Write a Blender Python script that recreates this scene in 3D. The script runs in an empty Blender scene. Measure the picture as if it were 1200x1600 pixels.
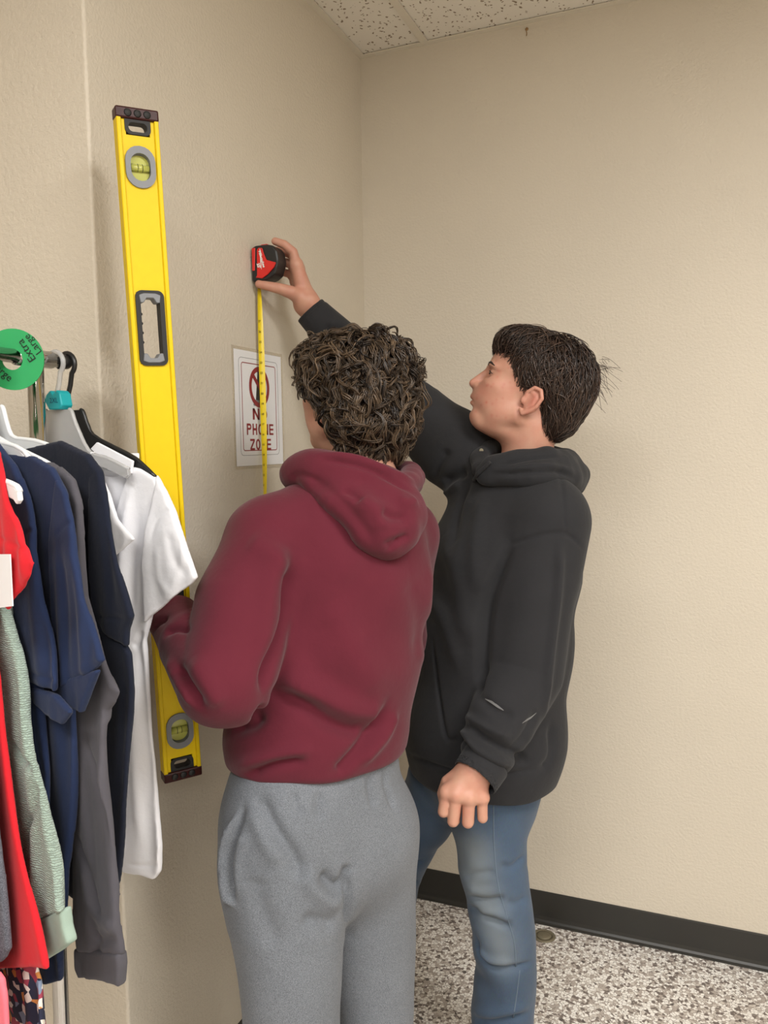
import bpy, bmesh, math
import numpy as np
from mathutils import Vector
from mathutils.bvhtree import BVHTree

scene = bpy.context.scene
COL = scene.collection
rng = np.random.default_rng(7)

# ------------------------------------------------------------------ camera
H = 2.74                                   # ceiling height
CAM = np.array([1.066, -2.452, 1.528])
YAW, PITCH, ROLL, FPX = math.radians(-22.33), math.radians(4.90), math.radians(-0.863), 1262.6
fw = np.array([math.sin(YAW)*math.cos(PITCH), math.cos(YAW)*math.cos(PITCH), -math.sin(PITCH)])
r0 = np.array([math.cos(YAW), -math.sin(YAW), 0.0]); u0 = np.cross(r0, fw)
rt = r0*math.cos(ROLL) + u0*math.sin(ROLL)
up = -r0*math.sin(ROLL) + u0*math.cos(ROLL)
cam = bpy.data.cameras.new('camera'); camo = bpy.data.objects.new('camera', cam); COL.objects.link(camo)
from mathutils import Matrix
camo.matrix_world = Matrix(((rt[0], up[0], -fw[0], CAM[0]), (rt[1], up[1], -fw[1], CAM[1]), (rt[2], up[2], -fw[2], CAM[2]), (0, 0, 0, 1)))
cam.sensor_fit = 'VERTICAL'; cam.sensor_height = 24.0; cam.lens = 24.0*FPX/1600.0; cam.clip_start = 0.02
scene.camera = camo

# ------------------------------------------------------------------ world and exposure
w = bpy.data.worlds.new('world'); scene.world = w; w.use_nodes = True
w.node_tree.nodes['Background'].inputs[0].default_value = (1, .95, .88, 1)
w.node_tree.nodes['Background'].inputs[1].default_value = 0.0
scene.view_settings.view_transform = 'Standard'; scene.view_settings.look = 'None'
scene.view_settings.gamma = 1.0; scene.view_settings.use_curve_mapping = False
scene.view_settings.exposure = 0.0
LIGHT_W = 47.0                             # watts of each ceiling troffer in the room
LIGHT_COL = (1.0, 0.985, 0.96)

# ------------------------------------------------------------------ view geometry helpers (photo pixels -> places in the room)
def ray(px, py):
    d = fw + rt*((px-600.)/FPX) + up*((800.-py)/FPX)
    return d
def C(px, py, Z):  return CAM + ray(px, py)*Z              # a point Z metres deep
def onX(px, py, x=0.): d = ray(px, py); return CAM + d*((x-CAM[0])/d[0])
def onY(px, py, y=0.): d = ray(px, py); return CAM + d*((y-CAM[1])/d[1])
def onZ(px, py, z=0.): d = ray(px, py); return CAM + d*((z-CAM[2])/d[2])
def camdir(x, z, y=0.):                                    # a horizontal direction given as right / away
    fh = np.array([math.sin(YAW), math.cos(YAW), 0]); v = r0*x + fh*z + np.array([0, 0, y])
    return v/np.linalg.norm(v)

# ------------------------------------------------------------------ materials
def lin(c):
    c = np.array(c[:3], float)/255.
    return tuple(np.where(c <= .04045, c/12.92, ((c+.055)/1.055)**2.4)) + (1.,)
MATS = {}
class NT:
    def __init__(s, name):
        m = bpy.data.materials.new(name); m.use_nodes = True; s.m = m; s.t = m.node_tree; s.n = s.t.nodes
        s.b = s.n['Principled BSDF']; s.tc = s.n.new('ShaderNodeTexCoord')
    def add(s, typ, **kw):
        n = s.n.new(typ)
        for k, v in kw.items():
            if k.startswith('_'): setattr(n, k[1:], v)
            else: n.inputs[k.replace('__', ' ')].default_value = v
        return n
    def link(s, a, b): s.t.links.new(a, b)
    def noise(s, scale, detail=2., rough=.5, vec=None):
        n = s.add('ShaderNodeTexNoise', Scale=scale, Detail=detail, Roughness=rough)
        s.link(vec or s.tc.outputs['Object'], n.inputs['Vector']); return n
    def ramp(s, fac, stops, interp='LINEAR'):
        r = s.n.new('ShaderNodeValToRGB'); r.color_ramp.interpolation = interp
        e = r.color_ramp.elements
        while len(e) < len(stops): e.new(.5)
        for i, (p, c) in enumerate(stops): e[i].position = p; e[i].color = c if len(c) == 4 else tuple(c)+(1,)
        s.link(fac, r.inputs[0]); return r
    def mix(s, fac, a, b, mode='MIX'):
        n = s.n.new('ShaderNodeMix'); n.data_type = 'RGBA'; n.blend_type = mode
        for soc, v in ((n.inputs[0], fac), (n.inputs[6], a), (n.inputs[7], b)):
            if hasattr(v, 'is_linked'): s.link(v, soc)
            else: soc.default_value = v
        return n.outputs[2]
    def bump(s, h, strength, dist, prev=None):
        n = s.add('ShaderNodeBump', Strength=strength, Distance=dist); s.link(h, n.inputs['Height'])
        if prev: s.link(prev, n.inputs['Normal'])
        s.link(n.outputs[0], s.b.inputs['Normal']); return n.outputs[0]
def plain(name, rgb, rough=.5, metal=0., spec=.5, **kw):
    t = NT(name); t.b.inputs['Base Color'].default_value = lin(rgb); t.b.inputs['Roughness'].default_value = rough
    t.b.inputs['Metallic'].default_value = metal; t.b.inputs['Specular IOR Level'].default_value = spec
    for k, v in kw.items(): t.b.inputs[k.replace('__', ' ')].default_value = v
    n = t.noise(60., 3.); c = t.mix(.05, lin(rgb), n.outputs['Color'], 'OVERLAY'); t.link(c, t.b.inputs['Base Color'])
    MATS[name] = t.m; return t.m
def fabric(name, rgb, rough=.9, var=.10, grain=900., bump=.25, sheen=.25, big=9., heather=0., dist=.0008):
    sheen = sheen*.3
    t = NT(name); c = lin(rgb)
    n1 = t.noise(big, 4., .6)
    r1 = t.ramp(n1.outputs['Fac'], [(.25, tuple(np.array(c[:3])*(1-var))), (.75, tuple(np.minimum(1, np.array(c[:3])*(1+var))))])
    col = r1.outputs[0]
    n2 = t.noise(grain, 2., .6)
    if heather:
        r2 = t.ramp(n2.outputs['Fac'], [(.35, (.5-heather,)*3), (.65, (.5+heather,)*3)])
        col = t.mix(1., col, r2.outputs[0], 'OVERLAY')
    t.link(col, t.b.inputs['Base Color'])
    t.b.inputs['Roughness'].default_value = rough; t.b.inputs['Specular IOR Level'].default_value = .2
    t.b.inputs['Sheen Weight'].default_value = sheen; t.b.inputs['Sheen Roughness'].default_value = .5
    p = t.bump(n2.outputs['Fac'], bump, dist)
    n3 = t.noise(45., 3., .55); t.bump(n3.outputs['Fac'], .25, .004, p)
    MATS[name] = t.m; return t.m

def m_wall(name, rgb):
    t = NT(name); n = t.noise(2.2, 3.)
    c = np.array(lin(rgb)[:3])
    r = t.ramp(n.outputs['Fac'], [(.3, tuple(c*.97)), (.7, tuple(c*1.02))]); t.link(r.outputs[0], t.b.inputs['Base Color'])
    t.b.inputs['Roughness'].default_value = .48; t.b.inputs['Specular IOR Level'].default_value = .35
    a = t.noise(130., 3., .55); b = t.noise(330., 2., .5)
    p = t.bump(a.outputs['Fac'], .55, .0035); t.bump(b.outputs['Fac'], .25, .0012, p)
    return t.m
M = MATS
M['wall'] = m_wall('wall_paint', (208, 199, 183))
def m_floor():
    t = NT('terrazzo'); v = t.add('ShaderNodeTexVoronoi', Scale=112.); t.link(t.tc.outputs['Object'], v.inputs['Vector'])
    w_ = t.noise(70., 2.); wv = t.n.new('ShaderNodeVectorMath'); wv.operation = 'MULTIPLY_ADD'
    t.link(w_.outputs['Color'], wv.inputs[0]); wv.inputs[1].default_value = (.011, .011, .011); t.link(t.tc.outputs['Object'], wv.inputs[2])
    t.link(wv.outputs[0], v.inputs['Vector'])
    sx = t.n.new('ShaderNodeSeparateColor'); t.link(v.outputs['Color'], sx.inputs[0])
    r = t.ramp(sx.outputs[0], [(0, lin((240, 237, 232))), (.50, lin((246, 244, 240))), (.51, lin((176, 166, 158))), (.68, lin((150, 140, 133))), (.69, lin((112, 102, 97))), (.82, lin((84, 77, 74))), (.83, lin((204, 197, 189))), (1, lin((205, 198, 188)))], 'CONSTANT')
    v2 = t.add('ShaderNodeTexVoronoi', Scale=112., _feature='DISTANCE_TO_EDGE'); t.link(wv.outputs[0], v2.inputs['Vector'])
    e = t.ramp(v2.outputs['Distance'], [(.03, (0, 0, 0)), (.09, (1, 1, 1))])
    v3 = t.add('ShaderNodeTexVoronoi', Scale=300.); t.link(wv.outputs[0], v3.inputs['Vector'])
    s3 = t.n.new('ShaderNodeSeparateColor'); t.link(v3.outputs['Color'], s3.inputs[0])
    mtx = t.ramp(s3.outputs[0], [(0, lin((140, 130, 123))), (.45, lin((86, 77, 72))), (.62, lin((196, 187, 179))), (1, lin((226, 220, 214)))], 'CONSTANT')
    c = t.mix(e.outputs[0], mtx.outputs[0], r.outputs[0])
    dn = t.noise(1.6, 3.); dr = t.ramp(dn.outputs['Fac'], [(.35, (.90, .88, .86)), (.6, (1, 1, 1))])
    c = t.mix(1., c, dr.outputs[0], 'MULTIPLY')
    t.link(c, t.b.inputs['Base Color']); t.b.inputs['Roughness'].default_value = .32
    return t.m
M['floor'] = m_floor()
def m_tile():
    t = NT('acoustic_tile'); v = t.add('ShaderNodeTexVoronoi', Scale=95.)
    mp = t.add('ShaderNodeMapping'); t.link(t.tc.outputs['Object'], mp.inputs[0]); mp.inputs['Scale'].default_value = (1., .72, 1.)
    wn = t.noise(55., 3.); wv = t.n.new('ShaderNodeVectorMath'); wv.operation = 'MULTIPLY_ADD'
    t.link(wn.outputs['Color'], wv.inputs[0]); wv.inputs[1].default_value = (.022, .022, .022); t.link(mp.outputs[0], wv.inputs[2])
    t.link(wv.outputs[0], v.inputs['Vector'])
    s = t.n.new('ShaderNodeSeparateColor'); t.link(v.outputs['Color'], s.inputs[0])
    pick = t.n.new('ShaderNodeMath'); pick.operation = 'GREATER_THAN'; t.link(s.outputs[1], pick.inputs[0]); pick.inputs[1].default_value = .52
    near = t.n.new('ShaderNodeMath'); near.operation = 'LESS_THAN'; t.link(v.outputs['Distance'], near.inputs[0]); near.inputs[1].default_value = .30
    mu = t.n.new('ShaderNodeMath'); mu.operation = 'MULTIPLY'; t.link(pick.outputs[0], mu.inputs[0]); t.link(near.outputs[0], mu.inputs[1])
    c = t.mix(mu.outputs[0], lin((226, 220, 208)), lin((142, 126, 106))); t.link(c, t.b.inputs['Base Color'])
    t.b.inputs['Roughness'].default_value = .95
    inv = t.n.new('ShaderNodeMath'); inv.operation = 'SUBTRACT'; inv.inputs[0].default_value = 1.; t.link(mu.outputs[0], inv.inputs[1])
    t.bump(inv.outputs[0], .8, .003)
    return t.m
M['tile'] = m_tile()
plain('grid', (214, 206, 190), .5); plain('baseboard', (44, 43, 40), .38)
plain('chrome', (200, 198, 194), .12, 1.); plain('black_plastic', (26, 26, 27), .35); plain('white_plastic', (226, 228, 230), .3)
plain('clear_plastic', (222, 222, 222), .2, 0., .5, Transmission__Weight=.5, Alpha=.72)
plain('level_yellow', (222, 190, 4), .5, 0., .3); plain('level_grey', (120, 122, 126), .5)
plain('vial_green', (212, 214, 110), .1, 0., .5, Transmission__Weight=.4); plain('cap_brown', (54, 20, 18), .4, 0., .25); plain('rubber', (24, 23, 23), .6)
plain('disc_green', (30, 150, 84), .55); plain('teal', (20, 160, 168), .45); plain('ink', (22, 22, 24), .8); plain('blue_ink', (18, 60, 92), .8)
plain('paper', (232, 232, 234), .45); plain('sign_red', (140, 34, 40), .5); plain('sign_black', (34, 32, 32), .5); plain('sign_grey', (128, 128, 130), .5)
plain('laminate', (222, 210, 186), .25, 0., .5, Alpha=.35)
plain('tape_red', (206, 38, 32), .38); plain('tape_blade', (232, 206, 34), .4); plain('tape_white', (235, 235, 232), .5)
plain('brass', (124, 116, 96), .6, .3); plain('silver', (190, 188, 180), .25, 1.); plain('wall_stain', (150, 118, 78), .7)
fabric('maroon', (88, 29, 42), .92, .06, 1100., .3, .35); fabric('black_fleece', (41, 41, 43), .92, .10, 1100., .3, .22)
fabric('sweat_grey', (106, 110, 116), .95, .09, 700., .5, .3, heather=.16)
fabric('navy', (30, 42, 72), .9, .06, 1200.); fabric('dark_navy', (20, 25, 40), .9, .06, 1200.); fabric('red_cotton', (198, 30, 40), .9, .05, 1200.)
fabric('charcoal', (76, 74, 80), .9, .06, 1200.); fabric('white_cotton', (232, 232, 236), .9, .02, 1200., sheen=.05)
fabric('heather_grey', (86, 88, 96), .95, .06, 700., heather=.2); fabric('pink', (224, 110, 124), .9, .05)
fabric('sage_rib', (140, 158, 146), .92, .05, 900.)
def m_sage():
    t = NT('sage_knit'); c = np.array(lin((146, 164, 152))[:3])
    mp = t.add('ShaderNodeMapping'); t.link(t.tc.outputs['Object'], mp.inputs[0]); mp.inputs['Rotation'].default_value = (.12, 0, .1)
    wv = t.add('ShaderNodeTexWave', Scale=110., Distortion=5.5, Detail=2.); wv.inputs['Detail Scale'].default_value = 2.2
    wv.bands_direction = 'Z'; t.link(mp.outputs[0], wv.inputs['Vector'])
    v = t.noise(320., 2., .6)
    m_ = t.mix(.5, wv.outputs['Color'], v.outputs['Color'])
    cn = t.noise(140., 2.); r = t.ramp(cn.outputs['Fac'], [(.3, tuple(c*.92)), (.7, tuple(np.minimum(1, c*1.08)))]); t.link(r.outputs[0], t.b.inputs['Base Color'])
    t.b.inputs['Roughness'].default_value = .95; t.b.inputs['Sheen Weight'].default_value = .3
    t.bump(m_, .9, .004); M['sage_knit'] = t.m
m_sage()
def m_floral():
    t = NT('floral_print'); v = t.add('ShaderNodeTexVoronoi', Scale=95.); t.link(t.tc.outputs['Object'], v.inputs['Vector'])
    s = t.n.new('ShaderNodeSeparateColor'); t.link(v.outputs['Color'], s.inputs[0])
    r = t.ramp(s.outputs[0], [(0, lin((34, 38, 60))), (.36, lin((222, 214, 204))), (.55, lin((196, 132, 70))), (.68, lin((150, 60, 78))), (.8, lin((120, 134, 156))), (.9, lin((40, 40, 58)))], 'CONSTANT')
    t.link(r.outputs[0], t.b.inputs['Base Color']); t.b.inputs['Roughness'].default_value = .9; M['floral'] = t.m
m_floral()
def m_denim():
    t = NT('denim'); n = t.noise(5., 4., .6); c = np.array(lin((62, 80, 102))[:3])
    r = t.ramp(n.outputs['Fac'], [(.3, tuple(c*.75)), (.55, tuple(c)), (.8, tuple(c*1.35))])
    g = t.noise(900., 2.); mp = t.add('ShaderNodeMapping'); t.link(t.tc.outputs['Object'], mp.inputs[0]); mp.inputs['Scale'].default_value = (1, 1, .12); t.link(mp.outputs[0], g.inputs['Vector'])
    c2 = t.mix(.35, r.outputs[0], g.outputs['Color'], 'OVERLAY')
    geo = t.n.new('ShaderNodeAttribute'); geo.attribute_name = 'fade'
    c3 = t.mix(geo.outputs['Fac'], c2, lin((136, 142, 142))); t.link(c3, t.b.inputs['Base Color'])
    t.b.inputs['Roughness'].default_value = .9; t.b.inputs['Sheen Weight'].default_value = .1
    t.bump(g.outputs['Fac'], .3, .0006); M['denim'] = t.m
m_denim()
plain('denim_thread', (98, 112, 126), .9)
def m_skin(name, rgb, red):
    t = NT(name); a = t.noise(28., 4., .6); c = np.array(lin(rgb)[:3]); rd = np.array(lin(red)[:3])
    r = t.ramp(a.outputs['Fac'], [(.35, tuple(c)), (.72, tuple(c*.6+rd*.4))])
    at = t.n.new('ShaderNodeAttribute'); at.attribute_name = 'flush'
    c2 = t.mix(at.outputs['Fac'], r.outputs[0], tuple(rd)+(1,))
    t.link(c2, t.b.inputs['Base Color'])
    t.b.inputs['Roughness'].default_value = .5; t.b.inputs['Subsurface Weight'].default_value = .12
    t.b.inputs['Subsurface Radius'].default_value = (.008, .003, .0015); t.b.inputs['Subsurface Scale'].default_value = 1.
    b = t.noise(420., 2.); t.bump(b.outputs['Fac'], .12, .0006); M[name] = t.m
m_skin('skin', (192, 145, 123), (180, 104, 90))
def m_hair(name, a, b):
    t = NT(name); at = t.n.new('ShaderNodeAttribute'); at.attribute_name = 'tone'
    r = t.ramp(at.outputs['Fac'], [(0, lin(a)), (1, lin(b))]); t.link(r.outputs[0], t.b.inputs['Base Color'])
    t.b.inputs['Roughness'].default_value = .38; t.b.inputs['Specular IOR Level'].default_value = .45; M[name] = t.m
m_hair('hair_dark', (36, 27, 23), (84, 65, 54)); m_hair('hair_curly', (36, 28, 23), (118, 97, 76))

# ------------------------------------------------------------------ objects
ORG = {}
def mesh(name, V, F, smooth=True):
    V = np.asarray(V, float); me = bpy.data.meshes.new(name)
    if isinstance(F, np.ndarray):
        k = F.shape[1]; nf = len(F)
        me.vertices.add(len(V)); me.vertices.foreach_set('co', V.astype(np.float32).ravel())
        me.loops.add(nf*k); me.loops.foreach_set('vertex_index', F.astype(np.int32).ravel())
        me.polygons.add(nf); me.polygons.foreach_set('loop_start', np.arange(0, nf*k, k, dtype=np.int32))
        me.update(calc_edges=True)
    else: me.from_pydata([tuple(v) for v in V], [], [tuple(int(i) for i in f) for f in F]); me.update()
    if smooth: me.polygons.foreach_set('use_smooth', np.ones(len(me.polygons), bool))
    return me
def thing(name, label, cat, loc, group=None):
    o = bpy.data.objects.new(name, None); COL.objects.link(o); o.empty_display_size = .05
    o.location = tuple(loc); ORG[o.name] = np.array(loc, float); o['label'] = label; o['category'] = cat
    if group: o['group'] = group
    return o
def obj(name, VF, mat, parent=None, smooth=True, base=None, label=None):
    V, F = VF; V = np.asarray(V, float)
    if parent is not None: org = ORG[parent.name]
    else:
        org = np.array(base, float) if base is not None else np.zeros(3)
    me = mesh(name, V-org, F, smooth); me.materials.append(MATS[mat] if isinstance(mat, str) else mat)
    o = bpy.data.objects.new(name, me); COL.objects.link(o)
    ORG[o.name] = org
    if parent is not None: o.parent = parent
    else: o.location = tuple(org)
    if label: o['label'] = label
    return o
def tag(o, label, cat, group=None):
    o['label'] = label; o['category'] = cat
    if group: o['group'] = group
    return o
def struct(o): o['kind'] = 'structure'; return o
def attr(o, name, vals):
    a = o.data.attributes.new(name, 'FLOAT', 'POINT'); a.data.foreach_set('value', np.asarray(vals, np.float32))

# ------------------------------------------------------------------ plain shapes
def join(*parts):
    V, F, n = [], [], 0
    for v, f in parts:
        V += [tuple(x) for x in v]; F += [tuple(int(i)+n for i in q) for q in f]; n += len(v)
    return np.array(V), F
def from_bm(bm):
    bm.verts.ensure_lookup_table(); bm.verts.index_update()
    V = np.array([v.co[:] for v in bm.verts]); F = [tuple(v.index for v in f.verts) for f in bm.faces]; bm.free(); return V, F
def box(lo, hi, bev=0., seg=2):
    bm = bmesh.new(); bmesh.ops.create_cube(bm, size=1.); lo = np.array(lo, float); hi = np.array(hi, float)
    for v in bm.verts: v.co = Vector((lo+hi)/2) + Vector([c*s for c, s in zip(v.co, hi-lo)])
    if bev: bmesh.ops.bevel(bm, geom=list(bm.edges), offset=bev, segments=seg, profile=.5, affect='EDGES')
    return from_bm(bm)
def prism(P0, off, bev=0., seg=2):
    """planar polygon P0 (n,3) swept by off"""
    bm = bmesh.new(); P0 = np.array(P0, float); n = len(P0)
    a = [bm.verts.new(p) for p in P0]; b = [bm.verts.new(p+np.array(off)) for p in P0]
    bm.faces.new(a[::-1]); bm.faces.new(b)
    for i in range(n): j = (i+1) % n; bm.faces.new((a[i], a[j], b[j], b[i]))
    bmesh.ops.recalc_face_normals(bm, faces=list(bm.faces))
    if bev: bmesh.ops.bevel(bm, geom=list(bm.edges), offset=bev, segments=seg, profile=.5, affect='EDGES')
    return from_bm(bm)
def ringprism(Po, Pi, off):
    """ring between outer and inner outlines (same count) swept by off"""
    Po = np.array(Po); Pi = np.array(Pi); n = len(Po); off = np.array(off)
    V = np.vstack([Po, Pi, Po+off, Pi+off]); F = []
    for i in range(n):
        j = (i+1) % n
        F += [(i, j, n+j, n+i), (2*n+i, 3*n+i, 3*n+j, 2*n+j), (i, 2*n+i, 2*n+j, j), (n+i, n+j, 3*n+j, 3*n+i)]
    bm = bmesh.new(); vs = [bm.verts.new(v) for v in V]
    for f in F: bm.faces.new([vs[i] for i in f])
    bmesh.ops.recalc_face_normals(bm, faces=list(bm.faces)); return from_bm(bm)
def tube(pts, r, n=10, cap=True, flat=None):
    pts = np.array(pts, float); m = len(pts); r = np.broadcast_to(np.asarray(r, float), (m,))
    T = np.gradient(pts, axis=0); T /= np.linalg.norm(T, axis=1)[:, None]+1e-12
    ref = np.array([0, 0, 1.]) if abs(T[0, 2]) < .9 else np.array([1., 0, 0])
    A = np.cross(T[0], ref); A /= np.linalg.norm(A); V = []
    for i in range(m):
        A = A-T[i]*(A@T[i]); A /= np.linalg.norm(A); B = np.cross(T[i], A)
        for k in range(n): t = 2*math.pi*k/n; V.append(pts[i]+r[i]*(math.cos(t)*A+math.sin(t)*B))
    F = [(i*n+k, i*n+(k+1) % n, (i+1)*n+(k+1) % n, (i+1)*n+k) for i in range(m-1) for k in range(n)]
    if cap: F += [tuple(range(n-1, -1, -1)), tuple((m-1)*n+k for k in range(n))]
    return np.array(V), F
def lathe(prof, c, axis, n=24, xd=None, ex=(1., 1.)):
    axis = np.array(axis, float); axis /= np.linalg.norm(axis)
    A = np.array(xd, float) if xd is not None else np.cross(axis, [0, 0, 1.] if abs(axis[2]) < .9 else [1., 0, 0])
    A = A-axis*(A@axis); A /= np.linalg.norm(A); B = np.cross(axis, A); V = []; m = len(prof)
    for (r, h) in prof:
        for k in range(n): t = 2*math.pi*k/n; V.append(np.array(c)+axis*h+r*(ex[0]*math.cos(t)*A+ex[1]*math.sin(t)*B))
    F = [(i*n+k, i*n+(k+1) % n, (i+1)*n+(k+1) % n, (i+1)*n+k) for i in range(m-1) for k in range(n)]
    if prof[0][0] > 1e-6: F.append(tuple(range(n-1, -1, -1)))
    if prof[-1][0] > 1e-6: F.append(tuple((m-1)*n+k for k in range(n)))
    return np.array(V), F
def spline(pts, n):
    pts = np.array(pts, float); m = len(pts); out = []
    Q = np.vstack([2*pts[0]-pts[1], pts, 2*pts[-1]-pts[-2]])
    for t in np.linspace(0, m-1-1e-9, n):
        i = int(t); f = t-i; p0, p1, p2, p3 = Q[i:i+4]
        out.append(.5*((2*p1)+(-p0+p2)*f+(2*p0-5*p1+4*p2-p3)*f*f+(-p0+3*p1-3*p2+p3)*f**3))
    return np.array(out)
def text_mesh(body, size, shear=0., bold=0.):
    cu = bpy.data.curves.new('lettering', 'FONT'); cu.body = body; cu.size = size; cu.shear = shear; cu.offset = bold
    cu.align_x = 'CENTER'; cu.align_y = 'CENTER'; cu.resolution_u = 3
    o = bpy.data.objects.new('lettering', cu); COL.objects.link(o); dg = bpy.context.evaluated_depsgraph_get(); dg.update()
    me = bpy.data.meshes.new_from_object(o.evaluated_get(dg))
    V = np.array([v.co[:] for v in me.vertices]); F = [tuple(p.vertices) for p in me.polygons]
    bpy.data.objects.remove(o); bpy.data.curves.remove(cu); bpy.data.meshes.remove(me); return V, F
def place2d(VF, o, xd, yd, lift=0.):
    V, F = VF; xd = np.array(xd, float); yd = np.array(yd, float); n = np.cross(xd, yd); n /= np.linalg.norm(n)
    V = np.array(V); return np.array(o)+V[:, :1]*xd+V[:, 1:2]*yd+lift*n, F

# ------------------------------------------------------------------ soft volumes: distance fields meshed on a grid
def smin(a, b, k):
    if k <= 0: return np.minimum(a, b)
    h = np.clip(.5+.5*(b-a)/k, 0, 1); return b+(a-b)*h-k*h*(1-h)
def smax(a, b, k): return -smin(-a, -b, k)
def rc(a, b, ra, rb=None):
    a = np.array(a, float); b = np.array(b, float); rb = ra if rb is None else rb; ab = b-a; L = ab@ab+1e-12
    def f(P):
        t = np.clip(((P-a)@ab)/L, 0, 1); q = P-a-t[:, None]*ab
        return np.sqrt((q*q).sum(1))-(ra+t*(rb-ra))
    return f
def ell(c, r, X=None, Z=None):
    c = np.array(c, float); r = np.array(r, float)
    if X is None: R = np.eye(3)
    else:
        X = np.array(X, float); X /= np.linalg.norm(X); Z = np.array([0, 0, 1.]) if Z is None else np.array(Z, float)
        Z = Z-X*(Z@X); Z /= np.linalg.norm(Z); R = np.array([X, np.cross(Z, X), Z])
    def f(P):
        q = (P-c)@R.T; a = np.sqrt(((q/r)**2).sum(1)); b = np.sqrt(((q/(r*r))**2).sum(1))+1e-9
        return a*(a-1)/b
    return f
def econe(a, b, ra, rb, X):
    """cone with elliptical section; ra, rb = (half size along X, half size across)"""
    a = np.array(a, float); b = np.array(b, float); ab = b-a; L = np.linalg.norm(ab); T = ab/L
    X = np.array(X, float); X = X-T*(X@T); X /= np.linalg.norm(X); Y = np.cross(T, X); ra = np.array(ra); rb = np.array(rb)
    def f(P):
        q = P-a; s = q@T; t = np.clip(s/L, 0, 1); o = s-t*L
        r1 = ra[0]+t*(rb[0]-ra[0]); r2 = ra[1]+t*(rb[1]-ra[1]); m = np.minimum(r1, r2)
        k = np.sqrt(((q@X)/r1)**2+((q@Y)/r2)**2+(o/m)**2)
        return (k-1)*m
    return f
def chain(pts, rad):
    fs = [rc(pts[i], pts[i+1], rad[i], rad[i+1]) for i in range(len(pts)-1)]
    def f(P):
        d = fs[0](P)
        for g in fs[1:]: d = np.minimum(d, g(P))
        return d
    return f
def union(fs, k):
    def f(P):
        d = fs[0](P)
        for g in fs[1:]: d = smin(d, g(P), k)
        return d
    return f
EDG = [((0,0,0),(1,0,0)),((0,1,0),(1,1,0)),((0,0,1),(1,0,1)),((0,1,1),(1,1,1)),((0,0,0),(0,1,0)),((1,0,0),(1,1,0)),((0,0,1),(0,1,1)),((1,0,1),(1,1,1)),((0,0,0),(0,0,1)),((1,0,0),(1,0,1)),((0,1,0),(0,1,1)),((1,1,0),(1,1,1))]
def skin(fn, lo, hi, h, B=6, slack=1.0):
    lo = np.array(lo, float); hi = np.array(hi, float)
    n = np.ceil((hi-lo)/h/B).astype(int); N = n*B
    cs = [lo[i]+(np.arange(n[i])+.5)*B*h-.5*h for i in range(3)]
    G = np.stack(np.meshgrid(*cs, indexing='ij'), -1).reshape(-1, 3)
    dc = fn(G).reshape(n)
    act = np.abs(dc) < (B*h*.87+h*2)*slack+.006
    D = dc.astype(np.float32)
    for ax in range(3): D = np.repeat(D, B, ax)
    A = act
    for ax in range(3): A = np.repeat(A, B, ax)
    ii = np.argwhere(A); 
    vals = np.empty(len(ii), np.float32)
    for s in range(0, len(ii), 400000): vals[s:s+400000] = fn(lo+ii[s:s+400000]*h)
    D[A] = vals
    ins = D < 0; c = np.zeros(np.array(D.shape)-1, np.int8)
    sl = lambda a, s: a[s[0]:a.shape[0]-1+s[0], s[1]:a.shape[1]-1+s[1], s[2]:a.shape[2]-1+s[2]]
    for a in (0, 1):
        for b in (0, 1):
            for d in (0, 1): c += sl(ins, (a, b, d))
    ac = (c > 0) & (c < 8); cells = np.argwhere(ac); idx = -np.ones(ac.shape, np.int64); idx[ac] = np.arange(len(cells))
    acc = np.zeros((len(cells), 3)); cnt = np.zeros(len(cells))
    for e0, e1 in EDG:
        p0 = cells+e0; p1 = cells+e1; d0 = D[p0[:, 0], p0[:, 1], p0[:, 2]]; d1 = D[p1[:, 0], p1[:, 1], p1[:, 2]]
        m = (d0 < 0) != (d1 < 0); t = np.where(m, d0/np.where(m, d0-d1, 1), 0)
        pos = np.array(e0)+t[:, None]*(np.array(e1)-np.array(e0)); acc += np.where(m[:, None], pos, 0); cnt += m
    V = lo+(cells+acc/cnt[:, None])*h; Fs = []
    for ax in range(3):
        b_, c_ = [(1, 2), (2, 0), (0, 1)][ax]
        s0 = [slice(None)]*3; s1 = [slice(None)]*3; s0[ax] = slice(0, -1); s1[ax] = slice(1, None)
        a0 = ins[tuple(s0)]; a1 = ins[tuple(s1)]; ch = np.argwhere(a0 != a1)
        ok = (ch[:, b_] > 0) & (ch[:, c_] > 0) & (ch[:, b_] < D.shape[b_]-1) & (ch[:, c_] < D.shape[c_]-1); ch = ch[ok]
        ob = np.zeros(3, int); ob[b_] = 1; oc = np.zeros(3, int); oc[c_] = 1
        q = [ch-ob-oc, ch-oc, ch, ch-ob]; Q = np.stack([idx[x[:, 0], x[:, 1], x[:, 2]] for x in q], 1)
        fl = ~a0[ch[:, 0], ch[:, 1], ch[:, 2]]; Q[fl] = Q[fl][:, ::-1]; Fs.append(Q)
    F = np.vstack(Fs); F = F[(F >= 0).all(1)]
    return V, F
def normals(V, F):
    n = np.cross(V[F[:, 2]]-V[F[:, 0]], V[F[:, 3]]-V[F[:, 1]]); N = np.zeros_like(V)
    for i in range(4): np.add.at(N, F[:, i], n)
    return N/(np.linalg.norm(N, axis=1)[:, None]+1e-12)
def relax(V, F, it=2, s=.5):
    E = np.vstack([F[:, [0, 1]], F[:, [1, 2]], F[:, [2, 3]], F[:, [3, 0]]])
    for _ in range(it):
        S = np.zeros_like(V); c = np.zeros(len(V)); np.add.at(S, E[:, 0], V[E[:, 1]]); np.add.at(c, E[:, 0], 1)
        np.add.at(S, E[:, 1], V[E[:, 0]]); np.add.at(c, E[:, 1], 1); V = V+s*(S/np.maximum(c, 1)[:, None]-V)
    return V
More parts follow.
